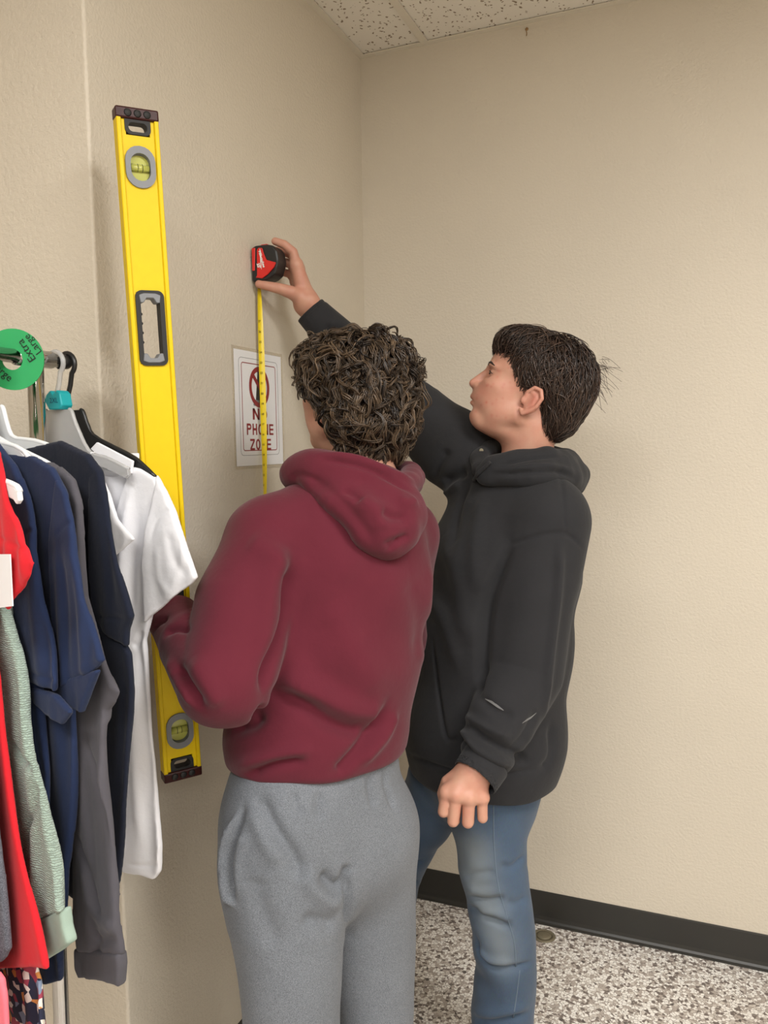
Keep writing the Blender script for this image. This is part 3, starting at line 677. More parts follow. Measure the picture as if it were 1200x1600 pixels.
# ---- heather grey tee and pink top, nearest on the rail
F10 = Frame(YP-0.231, 23)
garment('t_shirt', 'heather grey t-shirt in front of the red shirt', 'shirt', F10, 'heather_grey',
    [(-70, 690), (-50, 740), (-44, 850), (-42, 1000), (-24, 1140), (-10, 1220), (-2, 1290), (6, 1370), (12, 1440), (15, 1484), (10, 1500), (-14, 1508)], None, None, seed=91, th=.008)
F11 = Frame(YP-0.252, 23)
garment('top', 'coral pink top whose edge shows below the heather grey shirt', 'shirt', F11, 'pink',
    [(-110, 690), (-90, 760), (-70, 1000), (-40, 1300), (-12, 1500), (2, 1530), (6, 1560), (9, 1620), (4, 1680), (-20, 1690)], None, [(0, .20), (.05, .178), (.072, .152)], seed=95, th=.008)
# ---- the garments hang one in front of the other: each keeps clear of the cloth behind it
bpy.context.view_layer.update()
RACKED = [[o for o in bpy.data.objects if o.parent is None and ORG.get(o.name) is not None and abs(ORG[o.name][1]-fr.o[1]) < 1e-6 and o.get('category') in ('shirt', 'sweatshirt', 'sweater', 'dress', 'hanger', 'clip')] for fr in (F1, F2, F3, F4, F5, F6, F7, F8, F9, F10, F11)]
CELL = .005; GX0, GZ0 = -.42, .30; GN, GM = 190, 270
def vget(o): V = np.empty(len(o.data.vertices)*3); o.data.vertices.foreach_get('co', V); return V.reshape(-1, 3)
SHEAR = math.tan(math.radians(20.5))       # compare depths along the common plane of the hangers
def yy_(V): return V[:, 1]+SHEAR*(V[:, 0]-RX)
def cells(V): return np.clip(((V[:, 0]-GX0)/CELL).astype(int), 0, GN-1), np.clip(((V[:, 2]-GZ0)/CELL).astype(int), 0, GM-1)
def spread(A, f, n=1):
    for _ in range(n):
        P_ = np.pad(A, 1, mode='edge'); A = f.reduce([P_[i:i+A.shape[0], j:j+A.shape[1]] for i in range(3) for j in range(3)])
    return A
env = np.full((GN, GM), np.inf)
for fr, roots in zip((F1, F2, F3, F4, F5, F6, F7, F8, F9, F10, F11), RACKED):
    soft_, hard_ = [], []
    for r_ in roots: (hard_ if r_['category'] in ('hanger', 'clip') else soft_).extend((c, ORG[r_.name]) for c in r_.children)
    def top_of(objs):
        Y = np.full((GN, GM), -np.inf)
        for o_, g_ in objs: V = vget(o_)+g_; i, j = cells(V); np.maximum.at(Y, (i, j), yy_(V))
        return spread(Y, np.maximum)
    need = top_of(soft_+hard_)-(env-.0008); need[~np.isfinite(need)] = 0
    zlim = int((fr.o[2]-.30-GZ0)/CELL)
    rigid = max(0., np.percentile(need[:, zlim:][need[:, zlim:] > 0], 90) if (need[:, zlim:] > 0).any() else 0.)
    for r_ in roots: r_.location.y -= rigid; ORG[r_.name] = ORG[r_.name]-np.array([0, rigid, 0])
    for r_ in roots:
        for c in r_.children: ORG[c.name] = ORG[r_.name]
    soft_ = [(c, ORG[r_.name]) for r_ in roots if r_['category'] not in ('hanger', 'clip') for c in r_.children]
    need = top_of(soft_)-(env-.0008); need[~np.isfinite(need)] = 0; need = np.maximum(need, 0)
    off = spread(need, np.maximum, 2)
    for _ in range(8):
        P_ = np.pad(off, 1, mode='edge'); off = np.maximum(sum(P_[i:i+GN, j:j+GM] for i in range(3) for j in range(3))/9., need)
    low = env.copy()
    for o_, g_ in soft_:
        V = vget(o_); W_ = V+g_
        fx = np.clip((W_[:, 0]-GX0)/CELL-.5, 0, GN-2.001); fz = np.clip((W_[:, 2]-GZ0)/CELL-.5, 0, GM-2.001); i = fx.astype(int); j = fz.astype(int); a_ = fx-i; b_ = fz-j
        V[:, 1] -= off[i, j]*(1-a_)*(1-b_)+off[i+1, j]*a_*(1-b_)+off[i, j+1]*(1-a_)*b_+off[i+1, j+1]*a_*b_
        o_.data.vertices.foreach_set('co', V.ravel()); o_.data.update(); i, j = cells(W_); np.minimum.at(low, (i, j), yy_(V+g_))
    env = np.minimum(env, spread(low, np.minimum))
# ---- green size divider
FD = Frame(YP-.046, -24)
dc = FD.w([(-.004, 0, .0)])[0]; dc = C(20, 568, (dc-CAM)@fw)
ang = np.linspace(0, 2*math.pi, 49)[:-1]; Rd, Rh = .0485, .0165
hc = np.array([RX, dc[1], RZ-.006])
cc = np.array([RX+.002, dc[1], RZ-.006])
du = FD.u; dz = np.array([0, 0, 1.])
t = thing('size_divider', 'round green plastic size divider marked Extra Large on the chrome rail', 'size divider', cc)
obj('disc', ringprism([cc+Rd*(math.cos(a)*du+math.sin(a)*dz) for a in ang], [hc+Rh*(math.cos(a)*du+math.sin(a)*dz) for a in ang], FD.v*.0022), 'disc_green', t, smooth=False)
for body, a, r_, s in (('Extra', .55, .026, .018), ('Large', .62, .040, .016), ('Ex', 3.75, .041, .019), ('Large', 3.95, .026, .017)):
    d = math.cos(a)*du+math.sin(a)*dz; tdir = -(math.sin(a)*du-math.cos(a)*dz)
    # written round the ring, tops of the letters towards the hole
    tw = place2d(text_mesh(body, s), cc+d*r_-FD.v*.0006, tdir, -d)
    obj('lettering', tw, 'ink', t, smooth=False)
# ================================================================== spirit level
top = C(211, 172, 1.365); bot = C(284, 1214, 1.525)
ax = (bot-top); LL = np.linalg.norm(ax); ax /= LL
vd = ray(240, 700); vd /= np.linalg.norm(vd)
side = np.cross(ax, vd); side /= np.linalg.norm(side)
if side@rt < 0: side = -side
a_ = math.radians(14)                        # the broad face is turned a little to the right
nrm = np.cross(ax, side); nrm = nrm if nrm@vd < 0 else -nrm
side, nrm = side*math.cos(a_)-nrm*math.sin(a_), nrm*math.cos(a_)+side*math.sin(a_)
Wl, Tl = .0700, .026
lv = thing('spirit_level', 'long yellow spirit level with grey vials held upright at the wall corner', 'spirit level', bot)
def lp(s, x, n): return top+ax*s+side*x+nrm*n
def rect(s0, s1, x0, x1, n): return [lp(s0, x0, n), lp(s0, x1, n), lp(s1, x1, n), lp(s1, x0, n)]
def rrect(sc, xc, hs, hx, r, n, k=6):
    out = []
    for (sx, ss, a0) in ((1, 1, 0), (-1, 1, 90), (-1, -1, 180), (1, -1, 270)):
        for a in np.linspace(math.radians(a0), math.radians(a0+90), k): out.append(lp(sc+ss*(hs-r)+r*math.sin(a), xc+sx*(hx-r)+r*math.cos(a), n))
    return out
# web with true openings: solid stretches around two hand holes and three vial holes
edges = [(.095, .026, .019), (.362, .061, .0225), (LL-.352, .061, .0225), (LL-.095, .026, .019)]
hw = Wl/2-.006; tw = .0085
s_prev = .044
parts_ = []
for s0_, s1_ in ((.018, .044), (LL-.044, LL-.018)):
    for x0_, x1_ in ((-hw, -.0200), (.0200, hw)): parts_.append(prism(rect(s0_, s1_, x0_, x1_, tw), -nrm*2*tw))
for sc, hs, wx in edges:
    parts_.append(prism(rect(s_prev, sc-hs, -hw, hw, tw), -nrm*2*tw))
    for s in (-1, 1): parts_.append(prism(rect(sc-hs, sc+hs, *((-hw, -wx) if s < 0 else (wx, hw)), tw), -nrm*2*tw))
    s_prev = sc+hs
parts_.append(prism(rect(s_prev, LL-.044, -hw, hw, tw), -nrm*2*tw))
obj('web', join(*parts_), 'level_yellow', lv, smooth=False)
for s in (-1, 1):
    obj('flange', prism(rect(.014, LL-.014, s*Wl/2, s*(Wl/2-.0075), Tl/2), -nrm*Tl, .0012, 1), 'level_yellow', lv, smooth=False)
for sc, nm in ((.0, 1), (LL, -1)):
    cap = prism([lp(sc, -Wl/2-.001, Tl/2+.001), lp(sc, Wl/2+.001, Tl/2+.001), lp(sc+nm*.019, Wl/2+.001, Tl/2+.001), lp(sc+nm*.019, -Wl/2-.001, Tl/2+.001)], -nrm*(Tl+.002), .003, 2)
    c_ = obj('end_cap', cap, 'cap_brown', lv, smooth=False)
    obj('cap_tab', ringprism(rrect(sc+nm*.027, 0, .016, .0215, .009, tw+.002), rrect(sc+nm*.031, 0, .0075, .0155, .007, tw+.002), -nrm*(2*tw+.004)), 'rubber', c_, smooth=False)
    for x in (-.016, 0, .016): obj('cap_dimple', lathe([(.0065, 0), (.005, .0012), (0, .0016)], lp(sc+nm*.010, x, Tl/2+.001), nrm, 12), 'rubber', c_)
def vial(sc, horizontal):
    hs = .033
    v_ = obj('vial_block', ringprism(rrect(sc, 0, .0340, .0250, .0235, tw+.004), rrect(sc, 0, .0225, .0165, .0160, tw+.004), -nrm*(2*tw+.008)), 'level_grey', lv, smooth=False)
    obj('vial_window', prism(rrect(sc, 0, .021, .0165, .015, .002), -nrm*.004), 'level_grey' if not horizontal else 'vial_green', v_, smooth=False)
    obj('vial_tube', tube([lp(sc, -.015, .004), lp(sc, .015, .004)], .0062, 14), 'vial_green', v_)
    for x in (-.004, .004): obj('vial_line', tube([lp(sc+.0064*math.cos(a), x, .004+.0064*math.sin(a)) for a in np.linspace(.1, 3, 8)], .0005, 5), 'ink', v_)
vial(.095, True); vial(LL-.095, True)
for sc in (.362, LL-.352):
    g_ = obj('hand_grip', ringprism(rrect(sc, 0, .064, .0245, .011, tw+.0035), rrect(sc, 0, .055, .0165, .013, tw+.0035), -nrm*(2*tw+.007)), 'rubber', lv, smooth=False)
    for s in (-1, 1): obj('grip_pad', prism([lp(sc+s*(.043), -.0165, tw+.0045), lp(sc+s*.043, -.011, tw+.0045), lp(sc+s*.051, -.006, tw+.0045), lp(sc+s*.051, .006, tw+.0045), lp(sc+s*.043, .011, tw+.0045), lp(sc+s*.043, .0165, tw+.0045), lp(sc+s*.056, .0185, tw+.0045), lp(sc+s*.059, .010, tw+.0045), lp(sc+s*.059, -.010, tw+.0045), lp(sc+s*.056, -.0185, tw+.0045)], -nrm*(2*tw+.009), .001, 1), 'level_grey', g_, smooth=False)
    for k in range(4): obj('grip_rib', tube([lp(sc-.024+k*.016, -.0165, -tw), lp(sc-.024+k*.016, -.0165, tw)], .0028, 8), 'rubber', g_)
# ================================================================== sign on the wall
s_tl = onX(364, 543); s_br = onX(442, 725)
y0, y1 = s_tl[1], s_br[1]; zt = (s_tl[2]+onX(437, 559)[2])/2; zb = (onX(373, 728)[2]+s_br[2])/2
SW, SH = y1-y0, zt-zb; sc_ = np.array([0, (y0+y1)/2, (zt+zb)/2])
sg = thing('wall_sign', 'white laminated NO PHONE ZONE sign taped on the beige wall behind the tape blade', 'sign', (0, sc_[1], zb))
def sp(u, v, lift=0.): return np.array([.0012+lift, sc_[1]+u*SW, sc_[2]+v*SH])   # u, v in -0.5 .. 0.5
obj('laminate_sleeve', box((.0002, y0-.008, zb-.008), (.0010, y1+.008, zt+.008)), 'laminate', sg, smooth=False)
obj('paper', box((.0010, y0, zb), (.0014, y1, zt)), 'paper', sg, smooth=False)
def frame2d(hu, hv, r, w_, lift):
    def rr(hu, hv, r):
        out = []
        for (a, b, a0) in ((1, 1, 0), (-1, 1, 90), (-1, -1, 180), (1, -1, 270)):
            for t in np.linspace(math.radians(a0), math.radians(a0+90), 6): out.append((a*(hu-r)+r*math.cos(t), b*(hv-r)+r*math.sin(t)))
        return out
    f = lambda q: [np.array([.0014, sc_[1]+a, sc_[2]+.004+b]) for a, b in q]
    return ringprism(f(rr(hu, hv, r)), f(rr(hu-w_, hv-w_, max(r-w_, .001))), (lift, 0, 0))
obj('outer_border', frame2d(SW*.415, SH*.425, .012, .0011, .0003), 'sign_grey', sg, smooth=False)
obj('inner_border', frame2d(SW*.365, SH*.385, .008, .0022, .0003), 'sign_red', sg, smooth=False)
# block capitals
def letter(ch, w_, h_, s):
    if ch == 'N': return [[(0, 0), (s, 0), (s, h_), (0, h_)], [(w_-s, 0), (w_, 0), (w_, h_), (w_-s, h_)], [(0, h_), (s, h_), (w_, 0), (w_-s, 0)]]
    if ch == 'H': return [[(0, 0), (s, 0), (s, h_), (0, h_)], [(w_-s, 0), (w_, 0), (w_, h_), (w_-s, h_)], [(s, h_/2-s/2), (w_-s, h_/2-s/2), (w_-s, h_/2+s/2), (s, h_/2+s/2)]]
    if ch == 'E': return [[(0, 0), (s, 0), (s, h_), (0, h_)]]+[[(s, y), (w_, y), (w_, y+s*.85), (s, y+s*.85)] for y in (0, h_/2-s*.42, h_-s*.85)]
    if ch == 'Z': return [[(0, 0), (w_, 0), (w_, s*.9), (0, s*.9)], [(0, h_-s*.9), (w_, h_-s*.9), (w_, h_), (0, h_)], [(0, s*.9), (s*1.25, s*.9), (w_, h_-s*.9), (w_-s*1.25, h_-s*.9)]]
    if ch == 'P':
        R_ = h_*.28; n = 8; a = [(w_-R_+R_*math.sin(t), h_-R_+R_*math.cos(t)) for t in np.linspace(0, math.pi, n)]; b = [(w_-R_+(R_-s*.9)*math.sin(t), h_-R_+(R_-s*.9)*math.cos(t)) for t in np.linspace(0, math.pi, n)]
        a = [(s, h_)]+a+[(s, h_-2*R_)]; b = [(s, h_-s*.9)]+b+[(s, h_-2*R_+s*.9)]
        return [[(0, 0), (s, 0), (s, h_), (0, h_)]]+[[a[i], a[i+1], b[i+1], b[i]] for i in range(len(a)-1)]
    if ch == 'O':
        n = 20; a = [(w_/2+w_/2*math.cos(t), h_/2+h_/2*math.sin(t)) for t in np.linspace(0, 6.2832, n+1)]; b = [(w_/2+(w_/2-s)*math.cos(t), h_/2+(h_/2-s*.9)*math.sin(t)) for t in np.linspace(0, 6.2832, n+1)]
        return [[a[i], a[i+1], b[i+1], b[i]] for i in range(n)]
def word(txt, vmid, hgt, lw, gap):
    tot = len(txt)*lw+(len(txt)-1)*gap; u = -tot/2
    for ch in txt:
        V, F = [], []
        for q in letter(ch, lw, hgt, lw*.27):
            F.append(tuple(range(len(V), len(V)+len(q)))); V += [(.00175, sc_[1]+u+a, sc_[2]+vmid*SH-hgt/2+b) for a, b in q]
        obj('letter', (V, F), 'sign_red', sg, smooth=False); u += lw+gap
word('NO', -.045, SH*.100, SW*.145, SW*.02); word('PHONE', -.180, SH*.100, SW*.095, SW*.024); word('ZONE', -.315, SH*.100, SW*.095, SW*.022)
# no-phone symbol
cy_, cz_ = sc_[1]+SW*.0, sc_[2]+SH*.195; R1, R2 = SW*.215, SW*.165
P_ = lambda a, b, x=.0016: np.array([x, cy_+a, cz_+b])
th_ = np.linspace(0, 2*math.pi, 41)[:-1]
obj('phone_body', prism([P_(a, b, .0015) for a, b in ((-.018, -.034), (.010, -.044), (.022, .036), (.010, .046), (-.006, .040))], (.0003, 0, 0)), 'sign_black', sg, smooth=False)
obj('phone_screen', prism([P_(a, b, .0018) for a, b in ((.001, .012), (.020, .008), (.024, .036), (.012, .041))], (.0002, 0, 0)), 'sign_grey', sg, smooth=False)
obj('phone_flap', prism([P_(a, b, .0018) for a, b in ((-.030, -.046), (-.002, -.050), (-.002, -.033), (-.028, -.031))], (.0002, 0, 0)), 'sign_grey', sg, smooth=False)
obj('ban_ring', ringprism([P_(R1*math.cos(t), R1*1.05*math.sin(t), .0020) for t in th_], [P_(R2*math.cos(t), R2*1.05*math.sin(t), .0020) for t in th_], (.0003, 0, 0)), 'sign_red', sg, smooth=False)
d_ = np.array([.72, -.69]); e_ = np.array([.69, .72])*.0055
obj('ban_bar', prism([P_(*(s*d_*R2*1.04+k*e_), .0020) for s, k in ((-1, -1), (1, -1), (1, 1), (-1, 1))], (.0003, 0, 0)), 'sign_red', sg, smooth=False)
# ================================================================== tape measure
tm_y = onX(415, 420, .03)[1]
ztop = onX(403, 381, .03)[2]; zbot = onX(403, 437, .03)[2]
TW = .044                                    # case width along the wall
def tp(x, z, s=-1): return np.array([x, tm_y+s*TW/2, z])
hT = ztop-zbot
tmz = thing('tape_measure', 'red and black tape measure pressed to the wall with its yellow blade hanging down', 'tape measure', (0.03, tm_y, zbot))
def outline(q, s=-1, lift=0.): return [tp(.004+a, zbot+b*hT, s)+np.array([0, s*lift, 0]) for a, b in q]
case = [(0, .02), (.004, 0), (.030, 0), (.050, .05), (.064, .16), (.070, .34), (.074, .52), (.070, .80), (.060, .95), (.043, 1.0), (.012, 1.0), (.002, .96), (0, .90)]
obj('case', prism(outline(case), (0, TW, 0), .004, 3), 'black_plastic', tmz, smooth=False)
red = [(.016, .16), (.012, .10), (.030, .06), (.046, .16), (.064, .34), (.069, .46), (.043, .56), (.036, .74), (.032, .90), (.022, .92), (.017, .86)]
for s in (-1, 1): obj('side_plate', prism(outline(red, s, 0), (0, s*.0035, 0), .001, 1), 'tape_red', tmz, smooth=False)
obj('front_plate', prism(outline([(.002, .30), (.009, .30), (.012, .93), (.002, .93)], -1, 0), (0, -.002, 0), .0008, 1), 'tape_red', tmz, smooth=False)
obj('lock_button', prism([np.array([.022, tm_y-.010, ztop-.002]), np.array([.044, tm_y-.010, ztop-.002]), np.array([.042, tm_y-.010, ztop+.004]), np.array([.024, tm_y-.010, ztop+.004])], (0, .02, 0), .001, 1), 'tape_red', tmz, smooth=False)
xs_ = np.array([.28, 0, -.96]); zs_ = np.array([.96, 0, .28])
ln = place2d(text_mesh('Milwaukee', .0098, .3, .0003), outline([(.031, .60)], -1, .0042)[0], xs_, zs_); obj('lettering', ln, 'tape_white', tmz, smooth=False)
ln = place2d(text_mesh("25'", .0105, .1, .0004), outline([(.0215, .42)], -1, .0042)[0], xs_, zs_); obj('lettering', ln, 'tape_white', tmz, smooth=False)
obj('logo_stroke', prism([outline([(a, b)], -1, .0040)[0] for a, b in ((.026, .88), (.0275, .88), (.030, .30), (.0275, .40))], (0, -.0003, 0)), 'tape_white', tmz, smooth=False)
# blade: a curved steel strip hanging from the case mouth down behind the shoulder
bx_ = .0095; zz = np.linspace(zbot+.004, zbot-.78, 60); V, F = [], []
wf = .0078
for z in zz:
    tdn = (zbot-z)/.78; tw_ = .75*math.sin(math.pi*min(1, tdn*1.5)); yc = tm_y-.002-.016*tdn; xc = .009+.008*math.sin(math.pi*tdn)
    for k in range(7):
        s = (k-3)/3.; hw_ = wf*s; cup = .0022*s*s
        V.append((xc+cup*math.cos(tw_)+hw_*math.sin(tw_), yc+hw_*math.cos(tw_)-cup*math.sin(tw_), z))
F = [(i*7+k, i*7+k+1, (i+1)*7+k+1, (i+1)*7+k) for i in range(len(zz)-1) for k in range(6)]
t_ = NT('blade_scale'); wv = t_.add('ShaderNodeTexWave', Scale=50.); wv.bands_direction = 'Z'; wv.wave_profile = 'SAW'; t_.link(t_.tc.outputs['Object'], wv.inputs['Vector'])
sx = t_.n.new('ShaderNodeSeparateXYZ'); t_.link(t_.tc.outputs['Object'], sx.inputs[0])
g1_ = t_.n.new('ShaderNodeMath'); g1_.operation = 'GREATER_THAN'; t_.link(wv.outputs['Fac'], g1_.inputs[0]); g1_.inputs[1].default_value = .8
g2_ = t_.n.new('ShaderNodeMath'); g2_.operation = 'GREATER_THAN'; t_.link(sx.outputs['Y'], g2_.inputs[0]); g2_.inputs[1].default_value = .005
g3_ = t_.n.new('ShaderNodeMath'); g3_.operation = 'MULTIPLY'; t_.link(g1_.outputs[0], g3_.inputs[0]); t_.link(g2_.outputs[0], g3_.inputs[1])
t_.link(t_.mix(g3_.outputs[0], lin((232, 206, 34)), lin((40, 36, 20))), t_.b.inputs['Base Color']); t_.b.inputs['Roughness'].default_value = .35; M['blade_scale'] = t_.m
bl = obj('blade', (V, F), 'blade_scale', tmz)
for k in range(1, 28):
    z = zbot-.78+k*.0254; 
    if z > zbot-.01: break
    tdn = (zbot-z)/.78; tw_ = .75*math.sin(math.pi*min(1, tdn*1.5)); yc = tm_y-.002-.016*tdn; xc = .009+.008*math.sin(math.pi*tdn)
    obj('number', place2d(text_mesh(str(k), .007, 0, .0001), (xc+.0012, yc-.004, z), (math.sin(tw_), math.cos(tw_), 0), (0, 0, 1)), 'ink', bl, smooth=False)
obj('end_hook', box((.006, tm_y-.014, zbot-.792), (.020, tm_y+.012, zbot-.776), .002), 'silver', tmz, smooth=False)
# ================================================================== people
UPZ = np.array([0, 0, 1.])
class HeadFrame:
    """x forward, y to the person's left, z up; origin midway between the ears"""
    def __init__(s, o, fwd, pitch, roll=0., sc=1.):
        f = np.array([fwd[0], fwd[1], 0.]); f /= np.linalg.norm(f); a = math.radians(pitch); l = np.cross(UPZ, f)
        s.f = f*math.cos(a)+UPZ*math.sin(a); u = np.cross(s.f, l); b = math.radians(roll)
        s.l = l*math.cos(b)+u*math.sin(b); s.u = np.cross(s.f, s.l); s.o = np.array(o, float); s.R = np.array([s.f, s.l, s.u])*sc; s.sc = sc
    def w(s, P): return s.o+np.atleast_2d(P)@s.R
    def loc(s, P): return (P-s.o)@s.R.T/s.sc**2
def head_field(neck_a, neck_b):
    """face and skull in head coordinates; neck_a, neck_b: neck axis in head coordinates"""
    E = lambda c, r: ell(c, r)
    soft = [E((0, 0, .056), (.100, .077, .092)), E((.046, 0, .062), (.066, .066, .058)), E((.050, 0, .004), (.058, .060, .058)),
            E((.050, 0, -.040), (.054, .050, .040)), E((.070, 0, -.028), (.050, .038, .034)),
            rc((.010, .050, -.035), (.080, .018, -.072), .022, .018), rc((.010, -.050, -.035), (.080, -.018, -.072), .022, .018),
            E((.090, 0, -.0665), (.0240, .026, .019)), E((.072, .044, .010), (.030, .020, .020)), E((.072, -.044, .010), (.030, .020, .020)),
            E((.048, 0, -.072), (.045, .034, .022)), E((.088, .022, -.010), (.028, .022, .030)), E((.088, -.022, -.010), (.028, .022, .030)), E((.104, 0, -.017), (.018, .020, .016)), E((.050, .036, -.025), (.040, .024, .036)), E((.050, -.036, -.025), (.040, .024, .036)), E((.020, 0, -.076), (.048, .044, .024))]
    fine = [rc((.1085, 0, .041), (.1320, 0, .002), .0075, .0105), E((.1160, .0115, -.002), (.012, .0085, .0082)), E((.1160, -.0115, -.002), (.012, .0085, .0082)), rc((.120, 0, -.004), (.113, 0, -.014), .008, .007),
            E((.086, .028, .0520), (.026, .026, .0095)), E((.086, -.028, .0520), (.026, .026, .0095)), E((.096, 0, .050), (.018, .02, .014))]
    lips = [E((.1080, 0, -.0275), (.0205, .025, .0078)), E((.1060, 0, -.0430), (.0185, .021, .0080))]
    socks = [E((.113, s*.034, .0345), (.020, .017, .0105)) for s in (1, -1)]
    balls = [E((.0880, s*.033, .0335), (.0135, .0135, .0125)) for s in (1, -1)]
    lids = [E((.0890, s*.033, .0385), (.0140, .0150, .0080)) for s in (1, -1)]
    groove = E((.128, 0, -.0355), (.016, .024, .0010)); nost = [E((.124, s*.0055, -.0085), (.005, .0032, .003)) for s in (1, -1)]
    dent = E((.124, 0, -.0545), (.010, .016, .005))
    neck = rc(neck_a, neck_b, .056, .062)
    ears = []
    for s in (1, -1):
        hx = [(.008, .003), (.006, .020), (-.006, .034), (-.021, .032), (-.029, .016), (-.023, -.004), (-.012, -.018), (.000, -.027), (.007, -.020)]
        hy = [.074, .079, .085, .090, .092, .090, .085, .080, .076]
        ears.append(chain([(x, s*y, z) for (x, z), y in zip(hx, hy)], [.004, .0042, .0045, .0045, .0045, .0042, .0048, .0058, .0045]))
        ears.append(chain([(-.002, s*.078, .024), (-.016, s*.084, .016), (-.014, s*.083, -.002), (-.004, s*.079, -.014)], [.003, .004, .004, .0035]))
        ears.append(ell((-.011, s*.0795, .006), (.0205, .0050, .030), (1, s*-.42, 0)))
        ears.append(ell((.010, s*.074, .001), (.005, .006, .008)))
    def f(P):
        d = soft[0](P)
        for g in soft[1:]: d = smin(d, g(P), .022)
        d = smin(d, neck(P), .026)
        for g in fine: d = smin(d, g(P), .009)
        for g in lips: d = smin(d, g(P), .006)
        for g in socks: d = smax(d, -g(P), .010)
        for g in balls: d = smin(d, g(P), .002)
        for g in lids: d = smin(d, g(P), .003)
        d = smax(d, -groove(P), .002); d = smax(d, -dent(P), .010)
        for g in nost: d = smax(d, -g(P), .002)
        e = ears[0](P)
        for g in ears[1:]: e = smin(e, g(P), .004)
        return smin(d, e, .006)
    return f
def hand_field(W, E, K, fingers, thumb, s=1., fs=1.):
    """W wrist, E a point up the forearm, K four knuckles, fingers: four lists of joints after the knuckle, thumb: joints from the wrist side"""
    palm = [rc(W, K[0], .020*s, .0135*s), rc(W, K[1], .020*s, .0135*s), rc(W, K[2], .020*s, .0130*s), rc(W, K[3], .020*s, .0120*s)]
    web = [rc(K[i], K[i+1], .0120*s) for i in range(3)]
    fg = []
    for i, J in enumerate(fingers):
        r = [.0108, .0098, .0090, .0078] if i < 3 else [.0094, .0086, .0078, .0068]
        fg.append(chain([K[i]]+list(J), [q*s*fs for q in r[:len(J)+1]]))
    tb = chain(thumb, [q*s for q in (.016, .0135, .0112, .0095, .0085)][:len(thumb)])
    arm = econe(W, E, (.031*s, .022*s), (.030, .026), np.array(K[0])-np.array(K[3]))
    kn = [ell(k, (.0125*s,)*3) for k in K]
    def f(P):
        d = palm[0](P)
        for g in palm[1:]+web: d = smin(d, g(P), .010)
        for g in kn: d = smin(d, g(P), .006)
        d = smin(d, arm(P), .022)
        q = fg[0](P)
        for g in fg[1:]: q = smin(q, g(P), .0012)
        d = smin(d, q, .004)
        return smin(d, tb(P), .012)
    return f
def put(fn, pts, pad, h, **k): lo, hi = bounds(pts, pad); return skin(fn, lo, hi, h, **k)
def merge(*ms):
    V = []; F = []; n = 0
    for v, f in ms: V.append(v); F.append(f+n); n += len(v)
    return np.vstack(V), np.vstack(F)
def band(a, b, ra, rb, X, r2=None):
    """short ribbed cuff around an axis"""
    return econe(a, b, ra, rb, X)
def hair_tubes(paths, rad, tones, sides=3):
    """paths (n, m, 3) -> one mesh of thin locks; rad (m,)"""
    n, m, _ = paths.shape; T = np.gradient(paths, axis=1); T /= np.linalg.norm(T, axis=2)[..., None]+1e-9
    ref = np.array([.3, .5, .8]); A = np.cross(T, ref); A /= np.linalg.norm(A, axis=2)[..., None]+1e-9; B = np.cross(T, A)
    ring = [paths+rad[..., None]*(math.cos(2*math.pi*k/sides)*A+math.sin(2*math.pi*k/sides)*B) for k in range(sides)]
    V = np.stack(ring, 2).reshape(-1, 3)
    i = np.arange(n)[:, None, None]; j = np.arange(m-1)[None, :, None]; k = np.arange(sides)[None, None, :]; k2 = (k+1) % sides
    b = i*m*sides
    F = np.stack([b+j*sides+k, b+j*sides+k2, b+(j+1)*sides+k2, b+(j+1)*sides+k], -1).reshape(-1, 4)
    return V, F, np.repeat(tones, m*sides)
